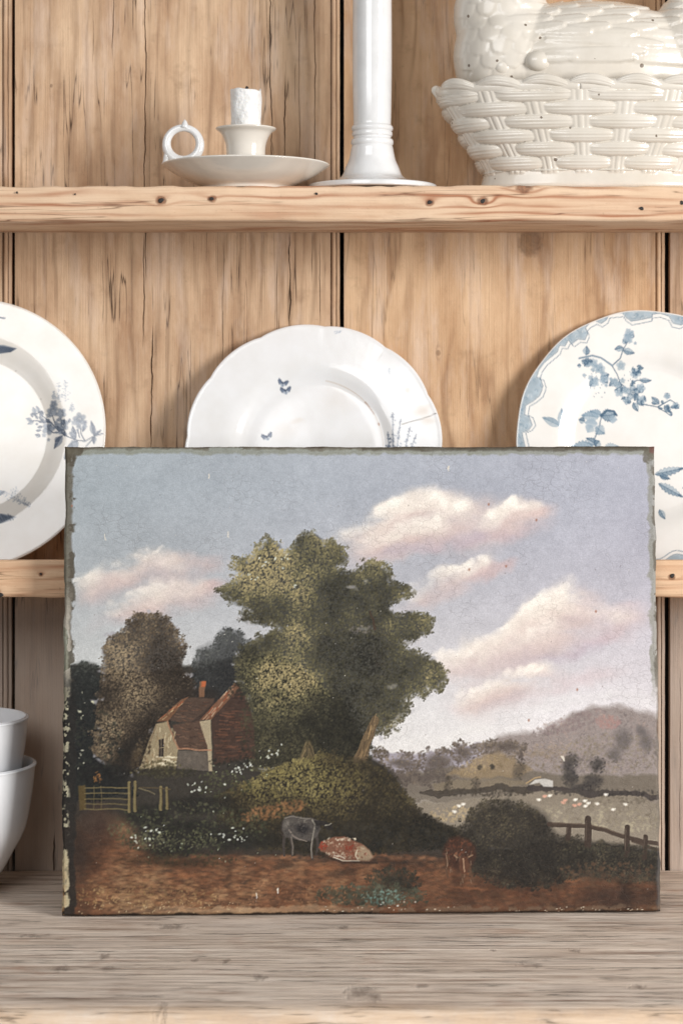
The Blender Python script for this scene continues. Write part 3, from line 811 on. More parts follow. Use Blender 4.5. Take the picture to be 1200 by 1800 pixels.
    for (x, y) in [(947, 1411), (957, 1405), (966, 1404), (990, 1416), (993, 1412), (1011, 1411), (1010, 1421), (1018, 1419), (1028, 1413), (1029, 1422), (1034, 1417), (1050, 1418), (1078, 1428), (1100, 1419), (1065, 1402), (798, 1432), (806, 1422), (813, 1419)]:
        c = (226, 216, 202) if r.random() < 0.75 else (200, 156, 136)
        p.dab(x, y, 5.4, 3.8, r.uniform(-0.3, 0.3), c, 1.0, 0.6)
        p.dab(x+r.choice([-3.6, 3.6]), y-1.5, 1.5, 1.5, 0, c, 0.8, 0.4)
        p.stroke([(x-2, y+2), (x-2, y+4.5)], 1.0, (120, 108, 96), 0.6); p.stroke([(x+2, y+2), (x+2, y+4.5)], 1.0, (120, 108, 96), 0.6)

    # --- ground and the dark mass under the trees
    p.warp(10, 40, 81)
    p.poly([(98, 1180), (150, 1170), (250, 1190), (480, 1150), (600, 1230), (655, 1340), (690, 1366), (714, 1400), (740, 1436), (800, 1466), (860, 1500), (1000, 1480), (1172, 1500), (1172, 1624), (98, 1624)], (56, 52, 47), 0.96, 8)
    p.poly([(98, 1470), (170, 1430), (220, 1440), (250, 1490), (330, 1520), (480, 1515), (640, 1520), (760, 1530), (960, 1545), (1172, 1545), (1172, 1624), (98, 1624)], (112, 88, 68), 0.9, 22)
    E = [(68, 56, 46), (98, 78, 62), (128, 100, 76), (154, 120, 90)]
    for (x, y, a, b, n) in [(330, 1560, 220, 34, 900), (200, 1500, 60, 46, 260), (620, 1545, 170, 24, 460), (820, 1555, 140, 20, 260)]:
        dabs(n, x, y, a, b, E, (2.0, 4.6), 0.45, 0.3, 0, 0.2, elong=2.0)
    dabs(500, 1020, 1560, 150, 28, [(52, 44, 40), (76, 60, 50), (100, 74, 58), (120, 86, 64)], (2, 4.4), 0.5, 0.3, elong=2.0)
    dabs(260, 640, 1578, 480, 16, [(88, 68, 54), (122, 94, 72), (150, 116, 88)], (1.6, 3.6), 0.4, -0.4, elong=2.2)
    dabs(240, 880, 1598, 290, 8, [(74, 62, 54), (106, 84, 68), (84, 76, 76)], (1.6, 3.2), 0.5, 0, elong=2)
    dabs(260, 250, 1570, 130, 30, [(126, 100, 68), (160, 132, 92), (182, 154, 112)], (1.6, 3.4), 0.38, -0.7, elong=1.8)
    foliage([(20, 770), (90, 740), (150, 790), (300, 800), (500, 800), (700, 800), (820, 820), (900, 850), (1165, 850), (1165, 905), (600, 915), (20, 925)],
            [(120, 870, 80, 0.5), (200, 890, 70, 0.6), (350, 890, 90, 0.45), (480, 850, 70, 0.35), (330, 820, 60, 0.2), (620, 830, 60, 0.25), (720, 830, 50, 0.25), (950, 870, 120, -0.1), (1090, 860, 70, -0.35), (60, 800, 40, -0.4), (40, 870, 30, -0.2), (560, 895, 50, 0.2)],
            [(46, 37, 33), (88, 60, 47), (128, 86, 63), (156, 112, 82), (184, 146, 108), (204, 174, 134)], 7000, base=0.6, soft=30, size=(1.6, 4.2), al=0.20, cl=0.22, bias=0.30, noise=0.10, lobes=False, horiz=True)
    p.blob(170, 1450, 60, 60, 0, (62, 52, 48), 0.75, 0.9)
    p.blob(140, 1500, 34, 70, 0, (66, 54, 48), 0.6, 0.9)
    for (x, y, a, b) in [(500, 1527, 34, 8), (600, 1538, 44, 9), (430, 1551, 16, 5), (290, 1536, 26, 7), (930, 1556, 120, 9), (395, 1551, 14, 6), (700, 1556, 50, 7), (850, 1500, 50, 10)]:
        p.blob(x, y, a, b, 0, (66, 54, 46), 0.6, 0.9)
    for (x, y, a, b) in [(560, 1530, 46, 5), (330, 1545, 50, 6), (650, 1505, 60, 5), (830, 1565, 50, 5), (720, 1540, 40, 6), (990, 1548, 60, 6)]:
        p.blob(x, y, a, b, 0, (150, 100, 70), 0.45, 0.9)

    # --- woods behind the cottage
    p.warp(8, 46, 91)
    p.tex = None
    foliage([(262, 500), (262, 430), (275, 408), (300, 398), (312, 374), (335, 366), (358, 376), (372, 405), (400, 420), (440, 470), (430, 540), (330, 540)],
            [(325, 390, 26, 0.55), (290, 425, 22, 0.5), (350, 400, 20, 0.2), (390, 470, 60, -0.6), (340, 460, 40, -0.4)], [(42, 42, 43), (62, 63, 62), (90, 91, 88), (122, 122, 114)], 2400, base=0.8, soft=12, cl=0.15, noise=0.14, size=(0.9, 2.1))
    foliage([(20, 470), (30, 440), (52, 428), (76, 436), (92, 470), (96, 540), (100, 640), (150, 690), (20, 700)], [(55, 445, 26, 0.5), (60, 560, 60, -0.5), (80, 640, 60, -0.6)], [(34, 35, 36), (50, 52, 50), (78, 80, 74), (108, 110, 100)], 2600, base=0.85, soft=14, cl=0.15, noise=0.13, size=(0.9, 2.1))
    foliage([(84, 480), (88, 440), (94, 404), (102, 380), (130, 374), (136, 350), (160, 336), (196, 337), (216, 345), (230, 365), (247, 388), (252, 410), (240, 440), (262, 470), (270, 520), (190, 560), (160, 640), (110, 650), (70, 600), (76, 540)],
            [(128, 440, 36, 1.0), (150, 405, 28, 0.7), (110, 405, 20, 0.5), (105, 560, 32, 1.0), (150, 505, 36, 0.9), (190, 480, 28, 0.5), (95, 600, 24, 0.6), (180, 355, 24, 0.45), (232, 392, 18, 0.4), (190, 425, 32, -0.4), (215, 460, 36, -0.45), (120, 490, 30, -0.3), (190, 560, 40, -0.6), (150, 640, 50, -0.6)],
            [(42, 38, 34), (68, 60, 52), (98, 86, 71), (132, 116, 94), (164, 146, 118)], 7000, base=0.85, noise=0.15, cl=0.17, notch=(166, 163, 166), size=(0.9, 2.1))
    p.blob(235, 1320, 26, 40, 20, (44, 41, 38), 0.8, 0.7)
    p.blob(185, 1365, 70, 30, 0, (40, 39, 38), 0.85, 0.6)
    dabs(240, 160, 1330, 60, 80, [(34, 35, 35), (48, 50, 46), (62, 64, 54)], (2, 4), 0.5)
    p.blob(345, 1240, 60, 36, 0, (52, 46, 42), 0.8, 0.6)

    # --- the great tree
    p.warp(9, 50, 101)
    foliage([(308, 294), (336, 276), (352, 262), (332, 246), (344, 226), (366, 232), (380, 212), (402, 184), (420, 196), (428, 214), (446, 212), (466, 186), (492, 180), (512, 198), (530, 192), (552, 208), (560, 226), (540, 246), (566, 256), (586, 246), (600, 234), (628, 238), (648, 256), (642, 272), (662, 278), (684, 288), (680, 306),
             (650, 318), (634, 328), (662, 338), (690, 334), (714, 336), (728, 352), (718, 376), (690, 388), (660, 398), (690, 412), (714, 420), (742, 442), (752, 468), (740, 490), (716, 488), (704, 502), (690, 496), (672, 510), (680, 526), (664, 546), (644, 556), (634, 572), (606, 572), (600, 604), (590, 650), (470, 650), (372, 640), (352, 560), (370, 520), (346, 470), (338, 424), (364, 396), (398, 380), (424, 366), (392, 356), (352, 350), (366, 330), (346, 316), (322, 310)],
            [(398, 250, 44, 1.0), (430, 222, 36, 0.8), (470, 290, 46, 0.75), (372, 292, 36, 0.75), (350, 250, 20, 0.6), (430, 285, 26, 0.5), (462, 380, 36, 0.95), (440, 462, 44, 0.95), (398, 450, 34, 0.75), (482, 470, 36, 0.75), (520, 225, 36, 0.6), (500, 195, 20, 0.5), (392, 505, 34, 0.5), (460, 520, 30, 0.35),
             (620, 252, 30, 0.5), (660, 298, 20, 0.45), (704, 348, 22, 0.5), (722, 452, 26, 0.55), (690, 485, 26, 0.4), (640, 545, 22, 0.5), (640, 365, 26, 0.45), (560, 335, 26, 0.3), (580, 270, 18, 0.3), (660, 420, 24, 0.3),
             (540, 300, 36, -0.36), (540, 400, 46, -0.30), (610, 420, 46, -0.30), (500, 545, 60, -0.36), (560, 565, 56, -0.36), (430, 335, 24, -0.24), (590, 485, 50, -0.27), (500, 425, 24, -0.24), (420, 410, 26, -0.18), (640, 320, 22, -0.21)],
            [(38, 37, 33), (58, 56, 46), (80, 76, 60), (102, 97, 73), (136, 127, 92), (174, 158, 116)], 22000, bias=0.34, base=0.84, notch=(182, 179, 180), noise=0.12, cl=0.2, size=(0.9, 2.3))
    # sky seen through the crown
    for (x, y, a, b, al) in [(622, 1040, 12, 6, 0.5), (645, 1030, 7, 5, 0.35), (722, 1137, 16, 5, 0.6), (738, 1134, 9, 5, 0.6), (640, 1112, 16, 6, 0.3), (690, 1213, 8, 7, 0.35), (612, 1003, 7, 5, 0.5), (448, 1108, 8, 5, 0.5), (424, 1090, 9, 5, 0.55), (497, 956, 5, 7, 0.5), (704, 1264, 5, 9, 0.4), (712, 1062, 8, 4, 0.5)]:
        p.blob(x, y, a, b, 0, (182, 178, 178), al, 0.8)
    dabs(50, 640, 1113, 26, 8, [(100, 94, 90), (128, 120, 114)], (1.4, 2.4), 0.45)
    p.warp(3, 60, 111)
    # trunks and limbs
    p.stroke([(660, 1112), (656, 1095), (652, 1080)], 5, (72, 60, 50), 0.9, 2.5)
    p.stroke([(632, 1345), (640, 1318), (652, 1290), (660, 1270)], 24, (112, 94, 72), 0.85, 12)
    for k in range(26):
        t = r.uniform(0, 1); x = 632+26*t+r.uniform(-9, 9)*(1-0.4*t); y = 1345-70*t
        p.stroke([(x, y), (x+5, y-15)], 1.6, (148, 124, 92) if r.random() < 0.55 else (78, 66, 54), 0.6)
    p.poly([(512, 1354), (528, 1335), (538, 1308), (545, 1308), (553, 1332), (566, 1354)], (104, 92, 68), 0.55, 7)
    for k in range(30):
        t = r.uniform(-1, 1)
        p.stroke([(540+t*4, 1308+r.uniform(0, 16)), (540+t*26, 1352)], 1.4, (142, 124, 92) if r.random() < 0.45 else (70, 62, 50), 0.42)
    dabs(60, 668, 1328, 14, 12, [(60, 54, 48), (96, 84, 66)], (1.5, 3), 0.7)
    # --- the mound
    p.warp(8, 44, 121)
    foliage([(300, 690), (370, 655), (420, 632), (460, 616), (520, 606), (570, 614), (612, 628), (640, 648), (668, 680), (694, 712), (730, 738), (800, 762), (720, 790), (560, 800), (400, 790), (310, 760)],
            [(430, 662, 52, 0.8), (490, 642, 40, 0.75), (520, 690, 44, 0.5), (370, 668, 36, 0.5), (560, 650, 36, 0.3), (600, 690, 50, 0.2), (650, 700, 30, 0.15), (480, 765, 60, -0.4), (620, 755, 70, -0.4), (720, 765, 50, -0.5), (590, 640, 24, -0.2), (350, 740, 50, -0.3)],
            [(36, 35, 32), (60, 54, 44), (90, 81, 58), (122, 112, 74), (152, 140, 94)], 7000, base=0.92, soft=10, cl=0.16, noise=0.085, bias=0.34, size=(1.0, 2.6))
    dabs(200, 480, 1430, 60, 13, [(104, 78, 56), (138, 102, 72), (160, 118, 84)], (1.8, 3.6), 0.55, 0.2, -12)
    dabs(160, 390, 1385, 50, 26, [(52, 54, 42), (78, 80, 58), (104, 104, 76)], (1.5, 3), 0.5)
    dabs(420, 640, 1480, 150, 26, [(40, 40, 38), (52, 50, 46), (66, 62, 54)], (2, 4.4), 0.5)
    # dark herbage in the foreground
    for (x, y, a, b) in [(330, 1470, 110, 32), (260, 1440, 60, 26), (420, 1480, 90, 26), (350, 1420, 80, 24), (300, 1500, 70, 16)]:
        p.blob(x, y, a, b, 0, (44, 43, 40), 0.8, 0.6)
    dabs(640, 330, 1462, 140, 48, [(36, 37, 35), (54, 56, 46), (76, 78, 60), (104, 104, 80)], (1.5, 3.4), 0.55, 0.4)
    dabs(220, 300, 1482, 80, 20, [(70, 72, 52), (104, 104, 78), (134, 132, 102)], (1.2, 2.4), 0.55, 0.4)
    dabs(140, 330, 1516, 90, 10, [(56, 52, 42), (86, 80, 58)], (1.5, 3), 0.5)

    # --- cottage
    p.warp(2.2, 60, 131)
    p.poly([(408, 1212), (418, 1208), (438, 1242), (448, 1290), (448, 1338), (376, 1350), (372, 1272)], (72, 57, 50), 0.95, 4)
    for k in range(150):
        x, y = r.uniform(378, 430), r.uniform(1225, 1340)
        if x < 414+(y-1208)*0.3 and x > 378+max(0, 1262-y)*0.7:
            c = [(104, 74, 60), (86, 66, 56), (58, 47, 44), (122, 84, 66)][r.integers(4)]
            p.stroke([(x, y), (x+r.uniform(8, 20), y+r.uniform(-1, 1))], 2.2, c, 0.45, relief=0.2)
    p.poly([(300, 1272), (326, 1232), (378, 1234), (372, 1268), (336, 1278)], (84, 69, 60), 0.95, 2.5)
    p.poly([(336, 1276), (378, 1240), (388, 1246), (372, 1272)], (66, 55, 49), 0.9, 3)
    p.poly([(304, 1280), (356, 1272), (371, 1324), (312, 1321)], (88, 71, 61), 0.97, 2.5)
    for k in range(70):
        x, y = r.uniform(304, 362), r.uniform(1238, 1322)
        p.stroke([(x, y), (x+r.uniform(4, 13), y+r.uniform(0, 2.5))], 1.4, [(132, 106, 88), (58, 48, 44), (118, 84, 66)][r.integers(3)], 0.5, relief=0.3)
    p.poly([(413, 1206), (421, 1214), (372, 1271), (352, 1271)], (118, 86, 68), 0.95, 2)
    for k in range(26):
        t = r.uniform(0, 1); x, y = 412-50*t+r.uniform(-6, 8), 1210+60*t
        p.stroke([(x, y), (x-7, y+9)], 1.8, [(176, 150, 126), (150, 84, 60), (120, 88, 70)][r.integers(3)], 0.6, relief=0.5)
    p.poly([(276, 1274), (322, 1234), (331, 1231), (297, 1274)], (116, 86, 66), 0.95, 2)
    for k in range(22):
        t = r.uniform(0, 1); x, y = 280+44*t+r.uniform(-3, 6), 1272-36*t
        p.stroke([(x, y), (x+8, y-6)], 1.8, [(182, 158, 122), (158, 90, 64), (112, 84, 66)][r.integers(3)], 0.65, relief=0.5)
    p.poly([(275, 1279), (296, 1274), (305, 1300), (313, 1322), (312, 1352), (246, 1358), (258, 1322)], (150, 136, 110), 0.96, 2, 0.4)
    for k in range(90):
        x, y = r.uniform(254, 310), r.uniform(1282, 1354)
        if x < 262-(y-1320)*0.4: continue
        p.stroke([(x, y), (x+r.uniform(-3, 3), y+r.uniform(4, 10))], 1.8, [(208, 196, 168), (132, 112, 88), (196, 182, 150), (150, 130, 100)][r.integers(4)], 0.6, relief=0.6)
    for k in range(14):
        y = 1334+r.uniform(0, 18); x = r.uniform(275, 300)
        p.stroke([(x, y), (x+12, y+1)], 2.2, (214, 204, 178), 0.7, relief=0.6)
    p.poly([(280, 1306), (289, 1305), (289, 1334), (280, 1335)], (52, 46, 44), 0.95, 2)
    p.stroke([(284.5, 1306), (284.5, 1333)], 1.2, (150, 136, 112), 0.7); p.stroke([(280, 1320), (289, 1319)], 1.2, (150, 136, 112), 0.7)
    p.stroke([(262, 1322), (275, 1282)], 2.5, (120, 104, 84), 0.8); p.stroke([(296, 1275), (312, 1320)], 3, (150, 116, 92), 0.8)
    p.poly([(313, 1324), (370, 1327), (372, 1362), (313, 1356)], (98, 90, 82), 0.95, 2)
    dabs(60, 342, 1342, 28, 16, [(78, 72, 66), (116, 106, 96)], (2, 4), 0.5)
    p.poly([(352, 1274), (371, 1271), (373, 1362), (367, 1362), (364, 1318)], (168, 154, 128), 0.92, 2)
    p.stroke([(313, 1321), (371, 1325)], 2.6, (158, 120, 96), 0.85, relief=0.5)
    p.poly([(350, 1232), (353, 1205), (360, 1203), (363, 1205), (360, 1232)], (122, 92, 72), 0.95, 2)
    p.poly([(355, 1213), (356, 1204), (363, 1204), (362, 1213)], (176, 100, 66), 0.9, 2)
    p.blob(285, 1362, 50, 12, 0, (60, 56, 46), 0.75, 0.8)
    dabs(120, 290, 1362, 60, 12, [(50, 48, 40), (84, 80, 60), (120, 112, 84)], (1.4, 2.8), 0.6)
    p.blob(240, 1335, 14, 30, 18, (96, 82, 64), 0.6, 0.9)

    p.warp(6, 46, 137)
    dabs(300, 448, 1290, 26, 66, [(44, 43, 40), (56, 54, 46), (78, 74, 58)], (1.6, 3.2), 0.6)
    dabs(90, 425, 1345, 60, 10, [(44, 43, 40), (60, 56, 48)], (1.6, 3.2), 0.7)
    dabs(60, 430, 1222, 30, 14, [(46, 45, 42), (62, 60, 50)], (1.6, 3), 0.6)
    dabs(90, 250, 1330, 14, 34, [(52, 46, 40), (90, 78, 62), (120, 104, 82)], (1.4, 2.8), 0.55, ang=18)
    dabs(80, 285, 1350, 34, 8, [(60, 56, 44), (98, 90, 66)], (1.4, 2.6), 0.6)
    # --- gate and posts
    p.warp(1.5, 60, 141)
    gc = (112, 101, 74)
    p.poly([(139, 1386), (151, 1385), (153, 1429), (141, 1430)], (92, 78, 52), 0.9, 3)
    for y in (1390, 1400, 1410, 1419, 1428):
        p.stroke([(150, y), (190, y-1), (228, y+0.5)], 2.2, gc, 0.75, relief=0.4)
    for x in (166, 179): p.stroke([(x, 1387), (x, 1428)], 1.8, gc, 0.6)
    for (x, a, b) in [(228, 1381, 1431), (238, 1380, 1430), (283, 1389, 1428), (294, 1390, 1425)]:
        p.stroke([(x, a), (x, b)], 5, (126, 114, 82), 0.85, 6, relief=0.5)
        p.stroke([(x+2.4, a+2), (x+2.4, b)], 1.8, (60, 52, 42), 0.7)
    p.stroke([(244, 1391), (262, 1396), (272, 1402)], 2, (124, 114, 90), 0.7); p.stroke([(246, 1390), (300, 1392)], 2.2, (92, 80, 60), 0.7)
    dabs(20, 173, 1372, 7, 10, [(120, 84, 54), (164, 118, 74)], (1.4, 2.4), 0.7)
    # --- bush and fence on the right
    p.warp(8, 46, 151)
    foliage([(770, 760), (790, 715), (820, 697), (860, 695), (900, 705), (935, 728), (950, 758), (1000, 775), (1060, 785), (1120, 790), (1160, 800), (1165, 850), (1000, 840), (940, 860), (840, 860), (790, 830)],
            [(830, 740, 30, 0.5), (860, 760, 24, 0.35), (900, 720, 24, 0.15), (1060, 800, 40, 0.1), (930, 820, 50, -0.3)], [(38, 36, 34), (54, 50, 45), (74, 68, 57), (100, 92, 74), (130, 119, 96)], 5200, base=0.88, soft=14, bias=0.30, cl=0.22, noise=0.13, size=(0.9, 2.2))
    dabs(140, 1080, 1535, 100, 16, [(60, 50, 44), (84, 66, 54), (100, 78, 62)], (2, 4), 0.5)
    p.warp(2, 60, 161)
    fc = (72, 61, 54)
    p.stroke([(965, 1453), (1000, 1456), (1035, 1457), (1062, 1463), (1095, 1475), (1130, 1483), (1172, 1490)], 8.5, fc, 0.95, 7, relief=0.5)
    p.stroke([(970, 1451), (1035, 1454), (1062, 1460), (1098, 1472)], 1.8, (118, 104, 90), 0.6)
    p.stroke([(1112, 1482), (1140, 1493), (1172, 1504)], 6, fc, 0.9)
    for (x, a, b, ww) in [(997, 1458, 1478, 8), (1032, 1444, 1490, 12), (1101, 1458, 1506, 9), (1133, 1474, 1512, 8)]:
        p.stroke([(x+2, a), (x, b)], ww, (66, 56, 50), 0.95, ww+1, relief=0.5)
        p.stroke([(x-ww*0.3+2, a+3), (x-ww*0.3, b-8)], 1.5, (108, 96, 84), 0.6)
    dabs(120, 1080, 1498, 90, 10, [(54, 52, 46), (76, 72, 60)], (1.5, 3), 0.7)

    # --- animals
    p.warp(1.5, 60, 171)
    body = [(494, 1450), (499, 1441), (512, 1438), (530, 1442), (548, 1443), (558, 1448), (562, 1462), (556, 1475), (545, 1484), (525, 1482), (512, 1478), (500, 1476), (495, 1465)]
    for leg in ([(499, 1472), (497, 1492), (498, 1508)], [(509, 1474), (512, 1490), (511, 1508)], [(548, 1478), (546, 1498), (548, 1514)], [(555, 1472), (557, 1490), (554, 1506)]):
        p.stroke(leg, 6, (70, 64, 60), 0.95, 3.5)
    p.poly(body, (84, 79, 75), 0.96, 2.5, 0.4)
    p.blob(503, 1453, 9, 11, 0, (120, 114, 106), 0.75, 0.9); p.blob(530, 1462, 17, 13, 0, (46, 44, 45), 0.92, 0.7); p.blob(556, 1458, 8, 12, 0, (58, 55, 54), 0.85, 0.8)
    dabs(46, 526, 1460, 30, 16, [(48, 46, 46), (80, 76, 72), (126, 119, 110)], (1.1, 2.2), 0.5)
    p.stroke([(553, 1452), (566, 1452), (578, 1456)], 9, (48, 45, 44), 0.9, 7); p.poly([(570, 1450), (582, 1453), (584, 1462), (576, 1464), (568, 1458)], (50, 47, 45), 0.9, 2.5)
    p.stroke([(570, 1456), (577, 1455), (582, 1452)], 1.6, (184, 178, 160), 0.8, 1.0, relief=0.6)
    p.stroke([(499, 1443), (515, 1440), (530, 1444), (545, 1444)], 1.8, (150, 143, 132), 0.5, relief=0.5)
    p.stroke([(548, 1446), (552, 1455), (549, 1470), (546, 1490), (547, 1512)], 2.6, (164, 158, 144), 0.6, 1.4, relief=0.6)
    p.stroke([(508, 1464), (514, 1474), (524, 1480), (538, 1484)], 2.6, (160, 146, 134), 0.55, 1.4); p.stroke([(511, 1476), (513, 1492), (512, 1507)], 1.8, (150, 140, 128), 0.6)
    p.stroke([(495, 1450), (494, 1468), (497, 1480)], 1.8, (64, 58, 54), 0.8)
    dabs(90, 524, 1458, 30, 18, [(46, 44, 44), (70, 66, 63), (112, 106, 98), (150, 143, 132)], (1.0, 2.0), 0.5, 0.3)
    cow2 = [(558, 1494), (562, 1485), (574, 1481), (588, 1476), (604, 1475), (618, 1481), (634, 1488), (647, 1498), (654, 1511), (648, 1518), (628, 1518), (600, 1515), (584, 1511), (570, 1503), (561, 1500)]
    p.poly(cow2, (120, 86, 70), 0.96, 3.0, 0.5)
    p.poly([(625, 1494), (636, 1491), (648, 1500), (654, 1511), (647, 1518), (628, 1517), (622, 1505)], (148, 130, 108), 0.9, 4)
    dabs(120, 604, 1496, 42, 16, [(98, 56, 45), (124, 70, 54), (160, 130, 110), (180, 163, 142), (200, 187, 166)], (1.0, 2.2), 0.75, 0.3, 14)
    dabs(30, 606, 1480, 18, 3, [(186, 172, 152), (210, 198, 178)], (1.0, 2.0), 0.75); dabs(40, 600, 1508, 30, 5, [(150, 132, 112), (204, 192, 172)], (1.0, 2.0), 0.7, ang=8)
    dabs(26, 566, 1491, 8, 7, [(110, 50, 40), (140, 66, 50)], (1.2, 2.4), 0.8); dabs(26, 612, 1493, 8, 8, [(118, 54, 42), (146, 72, 54)], (1.2, 2.2), 0.7)
    p.stroke([(584, 1511), (600, 1516), (630, 1518)], 1.8, (206, 196, 178), 0.75); p.stroke([(626, 1499), (623, 1508), (627, 1516)], 1.6, (196, 184, 162), 0.75); p.stroke([(585, 1508), (596, 1509), (604, 1513)], 2, (206, 198, 182), 0.7)
    p.stroke([(556, 1504), (600, 1520), (660, 1521)], 4, (48, 40, 36), 0.5)
    cow3 = [(780, 1490), (788, 1478), (804, 1474), (822, 1480), (834, 1492), (836, 1510), (826, 1530), (812, 1536), (794, 1530), (780, 1518), (776, 1505)]
    p.poly(cow3, (70, 51, 43), 0.9, 6, 0.3)
    for leg in ([(785, 1510), (782, 1530), (786, 1545)], [(808, 1528), (812, 1545), (812, 1556)], [(822, 1525), (826, 1540), (830, 1552)]):
        p.stroke(leg, 6, (92, 70, 56), 0.9, 3.5)
    dabs(70, 805, 1500, 26, 22, [(58, 44, 39), (104, 66, 52), (132, 84, 62)], (1.2, 2.6), 0.6)
    for k in range(22):
        x, y = r.uniform(780, 832), r.uniform(1495, 1555)
        p.stroke([(x, y), (x+r.uniform(-2, 2), y+r.uniform(4, 10))], 1.1, (158, 138, 116), 0.45, relief=0.5)
    p.stroke([(782, 1504), (785, 1526)], 1.6, (170, 142, 118), 0.45)
    dabs(70, 806, 1505, 28, 28, [(48, 38, 34), (78, 56, 46), (116, 78, 60)], (1.0, 2.2), 0.55)
    p.poly([(806, 1512), (818, 1510), (824, 1524), (818, 1540), (810, 1540), (805, 1526)], (92, 64, 51), 0.9, 2.5)
    p.stroke([(812, 1514), (815, 1536)], 2.4, (176, 146, 120), 0.7); p.stroke([(802, 1512), (796, 1507)], 2, (150, 124, 100), 0.8); p.stroke([(822, 1511), (829, 1507)], 2, (150, 124, 100), 0.8)
    # --- foreground plant with teal leaves
    p.warp(6, 46, 181)
    crown(690, 1552, 42, 24, [(48, 46, 42), (60, 58, 50), (74, 72, 60)], 200)
    crown(655, 1578, 90, 18, [(56, 54, 46), (74, 74, 62), (92, 94, 80)], 300)
    dabs(110, 672, 1580, 40, 14, [(70, 84, 78), (98, 122, 114), (130, 152, 142)], (1.3, 2.6), 0.6)
    dabs(70, 585, 1572, 30, 8, [(62, 56, 46), (86, 78, 62)], (1.5, 3), 0.6)
    p.warp(8, 40, 185)
    p.blob(136, 1500, 30, 90, 0, (50, 43, 39), 0.6, 1.0); p.blob(300, 1520, 150, 14, 2, (52, 46, 39), 0.6, 1.0); p.blob(700, 1520, 130, 10, 2, (52, 44, 39), 0.5, 1.0); p.blob(1080, 1580, 130, 26, 0, (56, 46, 42), 0.5, 1.0)
    dabs(300, 250, 1580, 130, 22, [(96, 76, 54), (150, 122, 86), (188, 160, 116)], (0.9, 2.2), 0.5, -0.3, elong=2.2)
    dabs(200, 480, 1575, 170, 22, [(100, 72, 54), (150, 108, 80), (176, 134, 100)], (0.9, 2.2), 0.45, -0.3, elong=2.2)
    # --- white blossom flecks
    def flecks(n, cx, cy, sx, sy, c=(206, 210, 196), s=(1.1, 2.6)):
        for _ in range(n):
            q = r.uniform(*s)
            p.dab(cx+r.normal(0, sx), cy+r.normal(0, sy), q*r.uniform(1, 2), q, r.uniform(0, 3.1), c, r.uniform(0.55, 0.95), 0.8)
    for a in [(9, 482, 1330, 12, 7), (10, 415, 1362, 8, 4), (8, 436, 1354, 6, 3), (7, 345, 1390, 6, 6), (12, 396, 1470, 16, 5), (9, 240, 1484, 12, 8), (7, 262, 1463, 14, 6),
              (6, 426, 1480, 5, 4), (5, 352, 1388, 8, 6), (5, 470, 992, 6, 6), (6, 494, 987, 5, 8), (6, 446, 1026, 7, 6), (3, 524, 1034, 3, 3), (3, 507, 985, 2, 3), (4, 410, 1415, 20, 16)]:
        flecks(*a)
    flecks(26, 330, 1475, 80, 22, (150, 156, 134), (0.8, 1.6)); flecks(16, 430, 1360, 40, 14, (158, 162, 134), (0.8, 1.6)); flecks(10, 520, 1150, 80, 60, (190, 186, 176), (0.8, 1.4))
    flecks(9, 147, 1262, 4, 14, (182, 180, 158)); flecks(5, 166, 1240, 4, 3, (182, 180, 158)); flecks(6, 150, 1340, 8, 10, (180, 178, 160)); flecks(6, 670, 1590, 30, 4, (196, 196, 184))
    for (x, y) in [(446, 1574), (488, 1568), (795, 824), (405, 942), (190, 950), (370, 840), (990, 1340)]:
        p.stroke([(x, y-4), (x+1, y+4)], 2.2, (214, 206, 192), 0.85, relief=0.5)
    # --- old wear: rubbed margins, losses down to gesso, dark lines at top and foot
    p.warp(5, 90, 191)
    e1 = fbm(h, w, 50, 64, 301, 4); e2 = fbm(h, w, 12, 16, 302, 4); e3 = fbm(h, w, 150, 190, 303, 2)
    xl = np.interp(Y, [787, 1616], [120, 107]); xr = np.interp(Y, [786, 1606], [1157, 1162]); yb = np.interp(X, [107, 1162], [1614, 1606])
    dl, dr, dt, dbm = X-xl, xr-X, Y-787, yb-Y
    def edge(d, wd, colr, al, rag=10, mask=1.0):
        a = np.clip((wd-d+(e1-0.5)*rag*2)/4, 0, 1)*al*mask
        p.lay((slice(None), slice(None)), a, colr)
    up = np.clip((1250-Y)/70, 0, 1); lo = 1-up
    edge(dl, 16, (134, 135, 122), 0.85, 7, up*(0.7+0.3*e2)); edge(dl, 18, (78, 72, 62), 0.7, 12, up*(e1 > 0.54)*1.0)
    edge(dl, 9, (150, 150, 134), 0.7, 7, up)
    edge(dl-14, 3.5, (92, 84, 74), 0.6, 4, up*(e2 > 0.45))
    edge(dl, 15, (186, 178, 166), 0.7, 6, np.clip((Y-1030)/60, 0, 1)*up*(e2 > 0.42))
    edge(dl, 26, (46, 44, 42), 0.85, 6, lo)
    edge(dl-3, 10, (172, 166, 142), 0.85, 8, lo*np.clip((e1*0.55+e3*0.45-0.50)*14, 0, 1))
    edge(dl, 9, (160, 124, 88), 0.75, 7, np.clip((Y-1505)/40, 0, 1)*(e3 > 0.35)); edge(dl-6, 8, (180, 168, 138), 0.7, 6, np.clip((Y-1490)/20, 0, 1)*np.clip((e1-0.42)*12, 0, 1))
    edge(dt, 16, (134, 134, 120), 0.85, 6, 0.7+0.3*e2); edge(dt, 7, (106, 100, 88), 0.75, 6, (e2 > 0.40)*1.0); edge(dt, 2.5, (70, 58, 50), 0.75, 4)
    edge(dt-8, 1.5, (84, 78, 68), 0.7, 3, (X > 640)*1.0)
    edge(dr, 15, (136, 134, 122), 0.85, 8, up*(0.6+0.4*e2)); edge(dr, 6, (92, 86, 76), 0.7, 8, up*(e1 > 0.48)); edge(dr, 10, (74, 72, 74), 0.6, 6, lo*(Y > 1500))
    edge(dr, 7, (104, 98, 90), 0.5, 5, lo)
